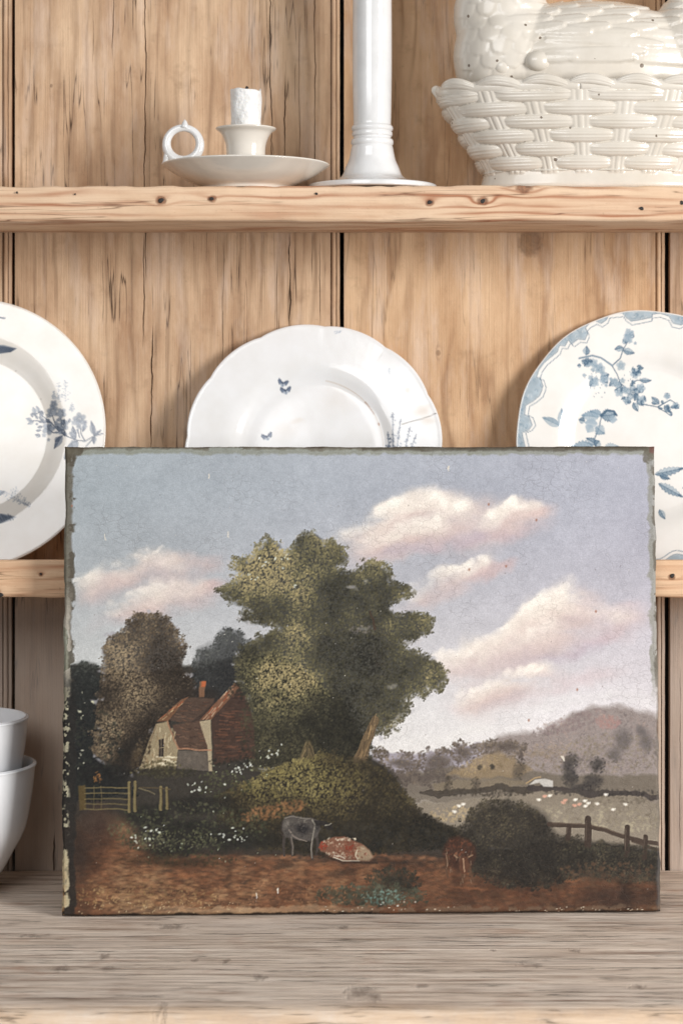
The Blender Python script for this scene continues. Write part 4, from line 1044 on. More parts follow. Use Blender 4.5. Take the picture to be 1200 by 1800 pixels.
    cr = np.hypot(np.maximum(1150-X, 0), np.maximum(Y-795, 0))
    edge(cr, 18, (98, 92, 80), 0.7, 16); edge(cr, 5, (110, 74, 68), 0.7, 4)
    cl = np.hypot(np.maximum(X-124, 0), np.maximum(Y-792, 0)); edge(cl, 22, (84, 76, 64), 0.7, 16)
    bm_ = np.clip(1-np.abs(X-430)/230, 0, 1)**0.5
    edge(dbm, 16, (190, 164, 132), 0.7, 8, bm_*(0.5+0.5*e2)); edge(dbm, 12, (112, 94, 78), 0.6, 8, (X > 600)*1.0*(e1 > 0.45))
    edge(dbm, 5, (50, 44, 40), 0.85, 5, 0.4+0.6*(e2 > 0.45)); edge(dbm, 2.2, (40, 36, 34), 0.85, 2)  # dark line along the foot, doubling as a painted contact shadow
    for _ in range(80):
        x, y = r.uniform(560, 1150), r.uniform(1597, 1606)
        if r.random() < 0.5: p.dab(x, y, r.uniform(1, 3), 1.2, 0, (200, 186, 166), 0.8, 0.6)
    for _ in range(60):
        x = r.uniform(130, 420); p.dab(x, 1610-(x-107)*0.0076-r.uniform(0, 20), r.uniform(1, 3), 1.2, r.uniform(0, 3), (196, 176, 140), 0.6, 0.6)
    # small losses and specks everywhere
    for _ in range(150):
        x, y = r.uniform(120, 1155), r.uniform(795, 1600)
        p.dab(x, y, r.uniform(0.8, 1.8), r.uniform(0.7, 1.2), r.uniform(0, 3), (206, 200, 192) if r.random() < 0.55 else (86, 74, 68), 0.55, 0.3)
    for (x, y) in [(946, 918), (892, 1000), (827, 1006), (862, 890), (1050, 1080), (132, 893), (930, 1272), (1016, 1218)]:
        p.dab(x, y, 2.6, 3.6, 0, (150, 104, 84), 0.7, 0)
    p.b += ((e3-0.5)*9)[..., None]
    bl = p.b.copy()
    for _ in range(2):
        bl[1:-1] = (bl[:-2]+2*bl[1:-1]+bl[2:])/4; bl[:, 1:-1] = (bl[:, :-2]+2*bl[:, 1:-1]+bl[:, 2:])/4
    p.b = p.b+0.9*(p.b-bl)
    lum = p.b @ np.array([0.3, 0.59, 0.11], np.float32)
    p.b = lum[..., None]+(p.b-lum[..., None])*1.0
    p.b = 120+(p.b-120)*1.10+4
    p.b = np.clip(p.b, 20, 245)
    return p

LF = np.array([PX(107, -364), -364.0, 0.0]); RF = np.array([PX(1162, -332), -332.0, 0.0])
PW = float(np.linalg.norm(RF-LF)); PH = 826.0
lean = math.asin(60/826.0); PT = 26.0
wx = Vector(((RF-LF)/PW).tolist()); bk = Vector((-wx.y, wx.x, 0))
upv = Vector((0, 0, 1))*math.cos(lean)+bk*math.sin(lean)
nrm = wx.cross(upv)                               # towards the viewer
painting = thing('oil_painting', 'unframed old oil landscape of a big tree, cottage and cows leaning on the shelf', 'painting')
M4 = Matrix((wx, upv, -nrm)).transposed().to_4x4()   # local x along width, y up the canvas, z into the wall
M4.translation = Vector((LF[0], LF[1], PT*math.sin(lean)+0.3))*K
painting.matrix_world = M4
def oil_mat():
    t = NT('oil_paint_on_canvas')
    a = t.n.new('ShaderNodeAttribute'); a.attribute_name = 'paint'
    P = t.coord()
    v = t.n.new('ShaderNodeTexVoronoi'); v.feature = 'DISTANCE_TO_EDGE'
    wv = t.n.new('ShaderNodeVectorMath'); wv.operation = 'ADD'
    nz = t.n.new('ShaderNodeTexNoise'); t.l.new(t.vmap(P, (1/16.,)*3), nz.inputs['Vector']); nz.inputs['Scale'].default_value = 1
    t.l.new(t.vmap(P, (1/21., 1/12., 1/15.)), wv.inputs[0]); t.l.new(nz.outputs['Color'], wv.inputs[1])
    t.l.new(wv.outputs[0], v.inputs['Vector']); v.inputs['Scale'].default_value = 1
    patch = t.ramp(t.noise(t.vmap(P, (1/120.,)*3), 1, 3), [(0.46, 0.0), (0.6, 1.0)])
    cr = t.math('MULTIPLY', t.ramp(v.outputs['Distance'], [(0.0, 1.0), (0.055, 0.0)]), patch)
    c = t.mix(t.math('MULTIPLY', cr, 0.16), a.outputs['Color'], C(84, 70, 60))
    # fine weave grain
    wv1 = t.noise(t.vmap(P, (1/2.4, 1/2.4, 1)), 1, 2, 0.6)
    c = t.mix(1.0, c, t.ramp(wv1, [(0.3, 0.80), (0.7, 1.0)]), 'MULTIPLY')
    t.set(Base_Color=c, Roughness=0.62)
    t.bsdf.inputs['Specular IOR Level'].default_value = 0.16
    h = t.math('SUBTRACT', t.math('MULTIPLY', wv1, 0.5), cr)
    t.bump(h, 0.35, 1.0*K)
    return t.m
M_oil = oil_mat()
M_edge = plain('grimy_canvas_edge', C(104, 92, 78), 0.85, 0.5, 9.0, 0.6)
def build_canvas():
    p = paint_landscape()
    nx, ny = 760, 596
    U, Vv = np.meshgrid(np.linspace(0, 1, nx), np.linspace(0, 1, ny))       # v = 0 at the foot
    top = 1-Vv
    # matching picture coordinates (four corners of the canvas in the photograph's frame)
    sx = (1-U)*((1-top)*107+top*120)+U*((1-top)*1162+top*1157)
    sx = (1-U)*(120*Vv+107*(1-Vv))+U*(1157*Vv+1162*(1-Vv))
    sy = (787*(1-U)+786*U)*Vv+(1614*(1-U)+1606*U)*(1-Vv)
    colr = lin(p.sample(sx.ravel(), sy.ravel()))
    fx = np.clip(((sx-p.x0)*p.sx).astype(int), 0, p.w-1); fy = np.clip(((sy-p.y0)*p.sy).astype(int), 0, p.h-1)
    hg = np.clip(p.hgt[fy, fx], 0, 2.4)
    X = U*PW; Y = Vv*PH
    d = np.minimum(np.minimum(X, PW-X), np.minimum(Y, PH-Y))
    rnd = np.clip(1-d/6.0, 0, 1)**2*5.0
    e = fbm(ny, nx, 20, 26, 401, 4)-0.5
    # slightly ragged outline
    inx = np.clip(1-np.minimum(X, PW-X)/8, 0, 1); iny = np.clip(1-np.minimum(Y, PH-Y)/8, 0, 1)
    X2 = X+np.where(X < PW/2, 1, -1)*inx*(e*5+1.0); Y2 = Y+np.where(Y < PH/2, 1, -1)*iny*(e*4+0.8)*np.where(Y < PH/2, 0.4, 1)
    # slack canvas: faint bow and stretcher-bar marks
    Z = rnd-hg*0.22+1.5*np.sin(U*math.pi)*np.sin(Vv*math.pi)+e*1.2
    V = np.stack([X2, Y2, Z], -1).reshape(-1, 3)
    mesh_obj('painted_canvas', V, grid_faces(ny, nx), M_oil, painting, colors=colr)
build_canvas()
bm = bmesh.new(); bmesh.ops.create_cube(bm, size=1)
for v in bm.verts:
    v.co = Vector((PW/2+v.co.x*(PW-5), PH/2+v.co.y*(PH-2.2)-0.4, 3.8+(PT-3.8)/2+v.co.z*(PT-3.8)))
bmesh.ops.bevel(bm, geom=bm.edges[:], offset=2.0, segments=2, affect='EDGES')
bmesh.ops.subdivide_edges(bm, edges=[e for e in bm.edges if e.calc_length() > 300], cuts=60)
bm_obj('stretcher_edge', bm, M_edge, painting)

# ================================================================== PLATES
BL = {'d': (62, 76, 100), 'm': (114, 128, 150), 'l': (168, 179, 194), 'v': (202, 209, 220)}
def petals(p, x, y, r0, dk, lt, n=5, rot=0.0, al=0.8):
    for k in range(n):
        a = rot+2*math.pi*k/n
        px, py = x+r0*0.60*math.cos(a), y+r0*0.60*math.sin(a)
        p.dab(px, py, r0*0.62, r0*0.52, a, dk, al, 0)
        p.dab(px, py, r0*0.46, r0*0.36, a, lt, 0.95, 0)
        p.stroke([(x+r0*0.2*math.cos(a), y+r0*0.2*math.sin(a)), (px, py)], 0.8, dk, 0.6)
    p.dab(x, y, r0*0.26, r0*0.26, 0, (240, 240, 238), 0.9, 0); p.dab(x, y, r0*0.15, r0*0.15, 0, dk, 0.9, 0)
def leaf(p, x0, y0, x1, y1, wd, dk, lt, serr=False, al=0.85):
    dx, dy = x1-x0, y1-y0; L = math.hypot(dx, dy); ux, uy = dx/L, dy/L
    up = []; dn = []
    n = 14 if serr else 8
    mxl = tuple(0.5*(np.asarray(dk)+np.asarray(lt)))
    for k in range(n+1):
        t = k/n; w_ = wd*math.sin(math.pi*min(1, t**0.8))*(1.0 if not serr or k % 2 else 0.66)
        up.append((x0+dx*t-uy*w_, y0+dy*t+ux*w_)); dn.append((x0+dx*t+uy*w_, y0+dy*t-ux*w_))
    p.poly(up+dn[::-1], lt, al*0.8, 1.4)
    mid = [(x0+dx*k/n, y0+dy*k/n) for k in range(n+1)]
    p.poly(up+mid[::-1], mxl, al*0.6, 2.0)
    for k in range(2, n-1, 2):
        p.stroke([mid[k-1], (mid[k][0]*0.3+up[k][0]*0.7, mid[k][1]*0.3+up[k][1]*0.7)], 0.7, dk, 0.55)
        p.stroke([mid[k-1], (mid[k][0]*0.4+dn[k][0]*0.6, mid[k][1]*0.4+dn[k][1]*0.6)], 0.6, dk, 0.4)
    p.stroke([(x0, y0), (x1, y1)], 1.0, dk, 0.8)
    p.stroke(up, 1.0, dk, 0.75); p.stroke(dn, 0.8, dk, 0.45)
    p.dab(x1-ux*L*0.12, y1-uy*L*0.12, L*0.12, wd*0.4, math.atan2(dy, dx), dk, 0.6, 0)
def fern(p, x, y, h, c, n=5, al=0.55, rr=None, ang=0.0):
    rr = rr or np.random.default_rng(int(abs(x*7+y)))
    for k in range(n*5):
        t = rr.random()
        bx, by = x+math.sin(ang)*h*t, y-math.cos(ang)*h*t
        s = rr.choice([-1, 1])*(1-t*0.75)*h*0.30*rr.random()
        ex, ey = bx+s*math.cos(ang), by+s*math.sin(ang)-abs(s)*0.5
        p.stroke([(bx, by), (ex, ey)], 0.7, c, al*0.7)
        p.dab(ex, ey, 2.0*rr.uniform(0.6, 1.2), 1.3, rr.uniform(0, 3), c, al, 0)
    p.stroke([(x, y), (x+math.sin(ang)*h, y-math.cos(ang)*h)], 0.8, c, al)

def white_plate(cx, cy, half):
    return Paint(cx-half, cy-half, cx+half, cy+half, 620, 620, (252, 251, 249))

def deco_left(cx, cy, R):
    p = white_plate(cx, cy, R*1.06)
    d, m, l, v = BL['d'], BL['m'], BL['l'], BL['v']
    for (x, y, h) in [(100, 708, 34), (113, 706, 36), (125, 726, 18), (92, 702, 14)]: fern(p, x, y, h, l, 6, 0.7)
    for q in [[(181, 764), (166, 768), (150, 777), (136, 775), (118, 768), (104, 760), (88, 742), (72, 730), (66, 722)], [(150, 777), (143, 765), (140, 748)], [(104, 760), (92, 760), (80, 752)],
              [(88, 742), (62, 738), (48, 738)], [(166, 768), (160, 777), (152, 786)], [(118, 768), (108, 750), (104, 730)], [(112, 766), (96, 748), (90, 730)], [(140, 770), (136, 756)]]:
        p.stroke(q, 1.8, d, 0.9)
    for (x, y, s) in [(90, 722, 10), (106, 727, 9), (83, 752, 11), (110, 748, 10), (139, 738, 11), (92, 710, 7)]:
        petals(p, x, y, s, d, l, 5, x)
    for (a, b, c, e, w_) in [(66, 724, 60, 712, 3), (58, 726, 54, 714, 3.4), (52, 738, 43, 734, 3.2), (56, 740, 46, 744, 3), (70, 730, 70, 720, 3), (62, 742, 63, 746, 2)]:
        leaf(p, a, b, c, e, w_, m, l)
    for (a, b, c, e, w_) in [(131, 775, 127, 750, 5), (109, 766, 95, 788, 6), (137, 776, 114, 808, 9), (165, 766, 160, 742, 4.5), (166, 768, 166, 782, 3.5), (166, 766, 178, 758, 2.5), (96, 775, 104, 768, 4), (145, 760, 150, 744, 3)]:
        leaf(p, a, b, c, e, w_, d, m)
    for (x, y) in [(96, 742), (100, 738), (94, 752), (146, 752), (136, 758), (98, 760)]: p.dab(x, y, 4, 2.6, x, m, 0.8, 0)
    for k in range(46):
        rr = np.random.default_rng(300+k); sx_, sy_, sp = [(95, 735, 13), (108, 752, 10), (138, 745, 9), (80, 745, 12), (120, 765, 14), (60, 730, 8)][k % 6]
        x0, y0 = sx_+rr.normal(0, sp), sy_+rr.normal(0, sp*0.8); an = rr.uniform(0, 6.28); L_ = rr.uniform(5, 10)
        if k % 2: leaf(p, x0, y0, x0+L_*math.cos(an), y0+L_*math.sin(an), rr.uniform(1.8, 3.4), d, l, False, 0.7)
        else: petals(p, x0, y0, rr.uniform(3, 5), d if k % 4 else m, v, 5, an, 0.7)
    # bird wing
    p.poly([(-22, 606), (0, 606), (24, 612), (14, 618), (-4, 620), (-22, 622)], m, 0.9, 2); 
    for k in range(4): p.stroke([(-12, 609+3*k), (10, 611+2.2*k), (22-3*k, 613+1.5*k)], 1.4, d, 0.9)
    p.stroke([(-20, 556), (2, 559)], 3, d, 0.8)
    # rock and grasses
    p.poly([(-40, 905), (-10, 900), (8, 902), (33, 908), (22, 914), (4, 920), (-40, 926)], m, 0.95, 2)
    for k in range(14): p.stroke([(-30+4*k, 903+(k % 3)*2), (-24+4*k, 914-(k % 4))], 2.0, d, 0.7)
    leaf(p, -12, 868, 10, 862, 5, d, m); fern(p, 10, 862, 50, l, 8, 0.7, ang=2.1); fern(p, 18, 872, 42, m, 8, 0.6, ang=2.0); fern(p, -10, 900, 40, v, 6, 0.7)
    p.stroke([(-10, 940), (5, 941)], 1.4, m, 0.8)
    for (x, y) in [(68, 700), (22, 650)]: p.dab(x, y, 1.5, 1.5, 0, (150, 140, 130), 0.6, 0)
    return p

def deco_mid(cx, cy, R):
    p = white_plate(cx, cy, R*1.06)
    d, m, l = BL['d'], BL['m'], BL['l']
    def fly(x, y, s, a):
        ca, sa = math.cos(a), math.sin(a)
        T = lambda u, v: (x+s*(u*ca-v*sa), y+s*(u*sa+v*ca))
        p.poly([T(0, 0), T(-9, -8), T(-11, -3), T(-7, 4)], m, 0.95, 1.2); p.poly([T(0, 0), T(9, -8), T(12, -6), T(8, 3)], m, 0.95, 1.2)
        for u in (-9, -6, 6, 9): p.stroke([T(0, 1), T(u, -6)], 1.2, d, 0.8)
        p.stroke([T(-1, -2), T(1, 6)], 2.4, d, 0.9); p.poly([T(-7, 3), T(0, 8), T(7, 3), T(0, 2)], l, 0.8, 1.4)
        p.stroke([T(-9, -8), T(-11, -3), T(-7, 4)], 1.0, d, 0.8); p.stroke([T(9, -8), T(12, -6), T(8, 3)], 1.0, d, 0.8)
    fly(496, 676, 0.8, 0.2); fly(501, 688, 0.85, -0.1); fly(469, 769, 0.85, -0.25)
    for (x, y, h, q) in [(690, 792, 62, 0), (697, 792, 50, 0.14), (712, 790, 34, 0.25), (684, 792, 30, -0.1), (722, 792, 24, 0.4)]:
        rr = np.random.default_rng(int(x))
        p.stroke([(x, y), (x+math.sin(q)*h, y-h)], 1.4, d, 0.7)
        for k in range(int(h/2.2)):
            t = rr.random()
            p.dab(x+math.sin(q)*h*t+rr.normal(0, 3.4*(1-t)+0.8), y-h*t, 2.6*(1-0.4*t), 1.7, rr.uniform(0, 3), d if rr.random() < 0.5 else m, 0.65, 0)
    fern(p, 676, 596+4, 14, l, 4, 0.3); fern(p, 588, 592, 12, l, 4, 0.3, ang=1.2); fern(p, 684, 664, 12, l, 3, 0.3)
    # crack, rust and tea stains
    p.stroke([(706, 751), (724, 746), (742, 742), (772, 731)], 1.5, (112, 100, 90), 0.85)
    p.stroke([(626, 585), (636, 588)], 1.0, (140, 128, 118), 0.6)
    p.warp(6, 20, 5)
    for (x, y, a, b, al) in [(742, 728, 26, 15, 0.5), (718, 692, 9, 9, 0.4), (752, 744, 18, 12, 0.4), (522, 742, 18, 9, 0.25), (600, 700, 60, 40, 0.12), (500, 760, 40, 24, 0.15)]:
        p.blob(x, y, a, b, -10, (214, 192, 168), al, 1.0)
    p.warp(0, 0, 0)
    arc = [(cx+R*0.545*math.cos(t), cy+R*0.535*math.sin(t)) for t in np.linspace(math.radians(-80), math.radians(-2), 26)]
    p.stroke(arc, 1.4, (196, 172, 148), 0.55)
    p.stroke(arc[12:17], 1.8, (150, 104, 74), 0.75); p.dab(arc[19][0], arc[19][1], 4, 2.2, 1.2, (166, 110, 76), 0.9, 0)
    return p

def deco_right(cx, cy, R):
    p = white_plate(cx, cy, R*1.06)
    d, m, l, v = (58, 88, 116), (114, 142, 166), (166, 186, 202), (208, 219, 227)
    Z = lambda a: [(900+x/4, 530+y/4) for (x, y) in a]
    inner = Z([(92, 1100), (90, 1010), (68, 905), (112, 888), (142, 850), (122, 792), (88, 778), (98, 712), (150, 682), (200, 640), (224, 575), (206, 520), (178, 512), (196, 460), (235, 408), (330, 330), (345, 285),
               (385, 290), (408, 248), (436, 272), (480, 240), (528, 244), (548, 200), (532, 160), (560, 130), (604, 108), (645, 128), (686, 100), (700, 62), (800, 52), (822, 84), (862, 112), (930, 100), (1008, 84), (1012, 62), (1070, 56), (1132, 78), (1156, 126), (1215, 140)])
    # carry the border on round the rest of the rim, out of the part we see
    a0 = math.atan2(inner[-1][1]-cy, inner[-1][0]-cx); a1 = math.atan2(inner[0][1]-cy, inner[0][0]-cx)-0.0
    if a1 < a0: a1 += 2*math.pi
    n = 150
    rest = []
    for k in range(1, n):
        t = a0+(a1-a0)*k/n
        rad = R*(0.925+0.04*math.sin(k*0.42)*math.cos(k*0.17))
        rest.append((cx+rad*math.cos(t), cy+rad*math.sin(t)))
    loop = inner+rest
    ring = np.hypot(p.X-cx, p.Y-cy)
    keep = p.b.copy()
    tex = fbm(p.h, p.w, 60, 60, 77, 3)
    p.b[:] = np.asarray((178, 194, 206))[None, None]+((tex-0.5)*40)[..., None]
    rl = np.random.default_rng(12)
    for k in range(420):                     # fine scroll-work printed in the border
        t = rl.uniform(0, 2*math.pi); rad = R*rl.uniform(0.86, 1.0); x, y = cx+rad*math.cos(t), cy+rad*math.sin(t); q_ = rl.uniform(2.2, 4.5); a0_ = rl.uniform(0, 6.28)
        p.stroke([(x+q_*math.cos(a0_+s_), y+q_*math.sin(a0_+s_)) for s_ in np.linspace(0, 4.2, 7)], 1.0, (120, 146, 168) if k % 3 else (232, 236, 238), 0.7)
    # inside of the loop is plain ware
    p.poly(loop, (252, 251, 249), 1.0, 1.2)
    p.stroke(loop+[loop[0]], 1.5, d, 0.9)
    p.stroke(loop+[loop[0]], 4.0, (250, 249, 247), 0.35)
    shrink = [(cx+(x-cx)*0.968, cy+(y-cy)*0.968) for (x, y) in loop]
    p.stroke(shrink+[shrink[0]], 1.1, d, 0.75)
    for q in ([(485, 375), (580, 355), (640, 370), (720, 420), (760, 480), (780, 540), (840, 590)], [(730, 415), (780, 370), (800, 310), (850, 230)], [(940, 690), (1040, 710), (1130, 770)], [(1040, 710), (1130, 660), (1180, 690)],
              [(860, 540), (900, 520), (1000, 520)], [(600, 1010), (585, 940), (620, 860), (640, 780), (700, 750), (750, 770)], [(600, 980), (520, 960)]):
        p.stroke(Z(q), 2.0, d, 0.85, 1.3)
    p.stroke(Z([(485, 375), (580, 355), (640, 370), (720, 420)]), 3.4, m, 0.5)
    for (a, b, c, e, w_) in [(535, 350, 540, 290, 6), (800, 300, 740, 310, 5), (800, 315, 880, 335, 5.5), (820, 270, 800, 240, 4), (830, 200, 880, 220, 5), (870, 230, 840, 190, 5), (920, 520, 1000, 522, 4),
                             (790, 560, 730, 545, 6), (760, 520, 700, 560, 6), (820, 590, 740, 590, 6), (900, 600, 945, 560, 7), (830, 640, 820, 690, 6), (900, 650, 940, 700, 6), (870, 680, 900, 740, 5), (650, 490, 690, 540, 7), (600, 520, 560, 570, 6), (640, 500, 700, 480, 6),
                             (560, 400, 520, 430, 6), (1050, 690, 1000, 640, 5), (1090, 700, 1130, 750, 5), (1110, 650, 1110, 610, 5), (1160, 690, 1190, 720, 5)]:
        (x0, y0), (x1, y1) = Z([(a, b), (c, e)])
        leaf(p, x0, y0, x1, y1, w_, d, l)
    for (x, y, s) in [(590, 405, 7), (632, 442, 9), (600, 540, 7), (660, 520, 7), (785, 420, 8), (890, 470, 9), (868, 608, 13), (1110, 632, 6), (1170, 700, 6), (850, 210, 7), (545, 410, 6), (770, 605, 8), (925, 575, 8), (930, 660, 8), (825, 665, 7)]:
        (x0, y0), = Z([(x, y)])
        petals(p, x0, y0, s, m if s < 12 else d, v, 5, x)
    for k in range(70):
        rr = np.random.default_rng(900+k); sx_, sy_, sp = [(600, 470, 50), (860, 610, 60), (650, 520, 40), (900, 470, 35), (850, 215, 26), (1110, 690, 50), (780, 560, 40), (560, 420, 30)][k % 8]
        (x0, y0), = Z([(sx_+rr.normal(0, sp), sy_+rr.normal(0, sp*0.8))]); an = rr.uniform(0, 6.28); L_ = rr.uniform(5, 10)
        if k % 2: leaf(p, x0, y0, x0+L_*math.cos(an), y0+L_*math.sin(an), rr.uniform(2, 3.6), d, l, False, 0.7)
        else: petals(p, x0, y0, rr.uniform(3, 5.5), m, v, 5, an, 0.7)
    for k in range(60):
        rr = np.random.default_rng(k); (x0, y0), = Z([(rr.choice([620, 860, 570, 900])+rr.normal(0, 35), rr.choice([470, 600, 520])+rr.normal(0, 35))])
        p.dab(x0, y0, 1.8, 1.1, rr.uniform(0, 3), d, 0.6, 0)
    # dragonfly
    (x0, y0), (x1, y1) = Z([(338, 852), (216, 795)]); leaf(p, x0, y0, x1, y1, 7, m, l)
    (x0, y0), (x1, y1) = Z([(345, 850), (355, 730)]); leaf(p, x0, y0, x1, y1, 6, m, l)
    p.stroke(Z([(340, 850), (332, 900), (345, 975)]), 2.2, d, 0.85, 1.2)
    # big serrated leaves
    for (a, b, c, e, w_, dk) in [(620, 780, 500, 770, 11, m), (640, 770, 560, 740, 8, m), (610, 830, 520, 820, 9, l), (640, 775, 745, 760, 12, d), (600, 850, 660, 900, 10, m), (570, 840, 540, 890, 9, l), (580, 1000, 420, 990, 13, m), (600, 975, 530, 930, 7, d), (620, 950, 590, 985, 7, d),
                                 (650, 1010, 760, 990, 10, m), (700, 790, 750, 800, 8, l), (520, 810, 480, 800, 6, d)]:
        (x0, y0), (x1, y1) = Z([(a, b), (c, e)]); leaf(p, x0, y0, x1, y1, w_, dk, l, True)
    p.stroke(Z([(640, 770), (680, 735), (730, 740), (750, 770)]), 5, d, 0.8, 3)
    # sprays lower down, showing past the painting's edge
    leaf(p, 1152, 826, 1204, 815, 8, d, l, True); leaf(p, 1160, 828, 1178, 834, 5, d, m, True); leaf(p, 1158, 842, 1200, 866, 8, d, l, True); leaf(p, 1158, 888, 1166, 905, 5, d, l)
    leaf(p, 1204, 815, 1240, 828, 8, d, l, True); leaf(p, 1200, 850, 1236, 838, 7, d, l, True)
    return p

def plate(label, px, py, Rpx, a_deg, deco, wave, seed, well=0.60, mi=0):
    a = math.radians(a_deg)
    f = (DB-60)/FPX
    R = Rpx*f
    zb = Z_G2+0.6
    yb = -(2*R*math.sin(a)+11)
    nth, nr = 720, 150
    th = np.linspace(0, 2*math.pi, nth, endpoint=False)
    prof = crom([(0, 20), (0.25, 20), (well-0.10, 19.4), (well-0.03, 17.0), (well+0.05, 9.4), (well+0.11, 5.8), (well+0.2, 3.8), (0.93, 0.8), (0.985, 0), (1.0, 1.2)], 40)
    s = np.concatenate([[0], np.cumsum(np.hypot(np.diff(prof[:, 0])*R, np.diff(prof[:, 1])))])
    si = np.linspace(0, s[-1], nr)
    fr = np.stack([np.interp(si, s, prof[:, 0]), np.interp(si, s, prof[:, 1])], 1)
    fr[0, 0] = 0.0008
    back = np.array([(0.998, 3.6), (0.97, 5.6), (0.85, 8.0), (well+0.12, 10), (well+0.02, 18.5), (well-0.03, 26), (well-0.06, 26), (well-0.08, 24), (0.3, 24), (0.0008, 24)])
    P = np.vstack([fr, back])
    rw = 1+wave(th)[None]*np.clip((P[:, :1]-0.75)/0.25, 0, 1)
    rr = P[:, :1]*R*rw
    X = rr*np.cos(th)[None]; Zl = rr*np.sin(th)[None]
    wob = 0.6*np.sin(2*th+seed)[None]*P[:, :1]
    Yl = np.repeat(P[:, 1:], nth, 1)+wob
    pnt = deco(px, py, Rpx)
    sxp = px+X/f; syp = py-Zl*math.cos(a)/f
    colr = lin(pnt.sample(sxp.ravel(), syp.ravel()))/lin((252, 251, 249))[None]
    m = np.repeat((np.arange(len(P)) >= nr-2)[:, None], nth, 1).ravel()
    colr[m] = 1.0
    V = np.stack([X, Yl, Zl], -1).reshape(-1, 3)
    o = mesh_obj('dinner_plate', V, grid_faces(len(P), nth, True)[:, ::-1], M_plate[mi], None, colors=np.clip(colr, 0, 1))
    o.rotation_euler = (-a, 0, 0)
    # local (x, y, z): leaning back; lowest rim point on the shelf
    cz = zb+R*(1+wave(np.array([-math.pi/2]))[0])*math.cos(a)
    cy_ = yb+R*math.sin(a)
    o.location = Vector((PX(px, -60), cy_, cz))*K
    o['label'] = label; o['category'] = 'plate'; o['group'] = 'plates standing on the lower shelf'
    return o
plate('white plate with grey-blue flower spray and bird, behind the painting beside the stacked bowls', -57, 762, 243, 11.5, deco_left, lambda t: 0*t, 0.3, 0.62, 0)
plate('scalloped cracked white plate with small blue butterflies, between the two flower plates', 551, 790, 225, 17, deco_mid, lambda t: 0.020*np.abs(np.sin(t*6+0.5))**0.7-0.014, 1.9, 0.58, 1)
plate('cream plate with blue scrolled border, blossom branch and dragonfly, below the hen dish', 1139, 766, 232, 11, deco_right, lambda t: 0.004*np.sin(t*12), 4.0, 0.60, 2)

# ================================================================== CHAMBER CANDLESTICK, CANDLE
ZS = Z_T1
cy0 = -162.0; cx0 = PX(432, cy0); f0 = (DB+cy0)/FPX
ch = thing('chamber_candlestick', 'low white chamber candlestick with saucer and ring handle, holding the stub candle', 'candlestick', (cx0, cy0, ZS))
zr_ = PZ(290, cy0)-ZS
R0 = 147*f0
lathe('saucer', [(0, 3), (60, 3), (70, 0), (76, 0), (80, 6), (98, 13), (122, zr_*0.52), (R0-9, zr_-7), (R0-1.2, zr_-1.8), (R0, zr_), (R0-1.5, zr_+1.6), (R0-6, zr_), (R0-24, zr_-7), (112, zr_*0.56), (90, 20), (60, 14), (0, 12)], M_cup, ch)
zc = PZ(226, cy0)-ZS
lathe('candle_cup', [(30, 12), (37, 14), (36.5, 30), (36, 52), (36.5, zc-36), (39.5, zc-22), (46, zc-9), (54, zc-2.5), (56, zc), (54.5, zc+1.6), (48, zc-0.5), (36, zc-14), (30.5, zc-24), (29.5, zc-45), (0, zc-46)], M_cup, ch)
# ring handle with thumb nib
hx = (322-432)*f0; hz = PZ(253, cy0)-ZS
tt = np.linspace(0, 2*math.pi, 72)-math.pi/2
pth = np.stack([hx+31*np.cos(tt), 0*tt, hz+30.5*np.sin(tt)], 1)
rd = 8.2+1.4*np.cos(tt-math.pi*1.5)
hv = [tube(pth, rd, 16)]
hv.append(tube(np.array([(hx+2, 0, hz+30), (hx+3, 0, hz+36), (hx+3, 0, hz+42), (hx+2.6, 0, hz+46)]), [10, 6.6, 4.0, 1.2], 14))
hv.append(tube(np.array([(hx-27, 0, hz-14), (hx-31, 0, hz-26), (hx-34, 0, hz-34), (hx-38, 0, hz-38)]), [8, 6.5, 4.5, 3.0], 12))
hv.append(tube(np.array([(hx-12, 0, hz-27), (hx-2, 0, hz-33), (hx+12, 0, hz-38), (hx+30, 0, hz-44)]), [9, 8.5, 8, 7], 12))
hv.append(tube(np.array([(hx+22, 0, hz-20), (hx+30, 0, hz-32), (hx+38, 0, hz-42)]), [8.5, 8.5, 8], 12))
mesh_obj('ring_handle', *merge(hv), M_white, ch)

cd = thing('candle', 'short burnt white candle stub standing in the chamber candlestick cup', 'candle', (cx0, cy0, ZS+zc-44.5))
M_wax = NT('white_wax')
Pw = M_wax.coord()
nw = M_wax.noise(M_wax.vmap(Pw, (1/9.,)*3), 1, 5)
M_wax.set(Base_Color=M_wax.ramp(nw, [(0.3, C(228, 226, 222)), (0.7, C(242, 241, 239))]), Roughness=0.5)
M_wax.bsdf.inputs['Subsurface Weight'].default_value = 0.25
M_wax.bsdf.inputs['Subsurface Radius'].default_value = (0.004, 0.0035, 0.003)
M_wax.bump(nw, 0.9, 4.0*K)
M_wax = M_wax.m
zt = PZ(160, cy0)-(ZS+zc-44.5)
n = 72; th = np.linspace(0, 2*math.pi, n, endpoint=False)
rows = []
rc = 28.2
lip = 1.6*np.sin(3*th+1)+1.2*np.sin(5*th)+5.5*np.exp(-((np.angle(np.exp(1j*(th-math.pi*1.08))))/0.35)**2)+2.5*np.exp(-((np.angle(np.exp(1j*(th-0.1))))/0.3)**2)
for k in range(26):
    t = k/25; z = zt*t
    q = rc+0.7*np.sin(2*th+9*t)+0.6*np.sin(5*th-7*t)+0.35*np.sin(9*th+23*t)
    rows.append(np.stack([q*np.cos(th), q*np.sin(th), z+lip*t**8], 1))
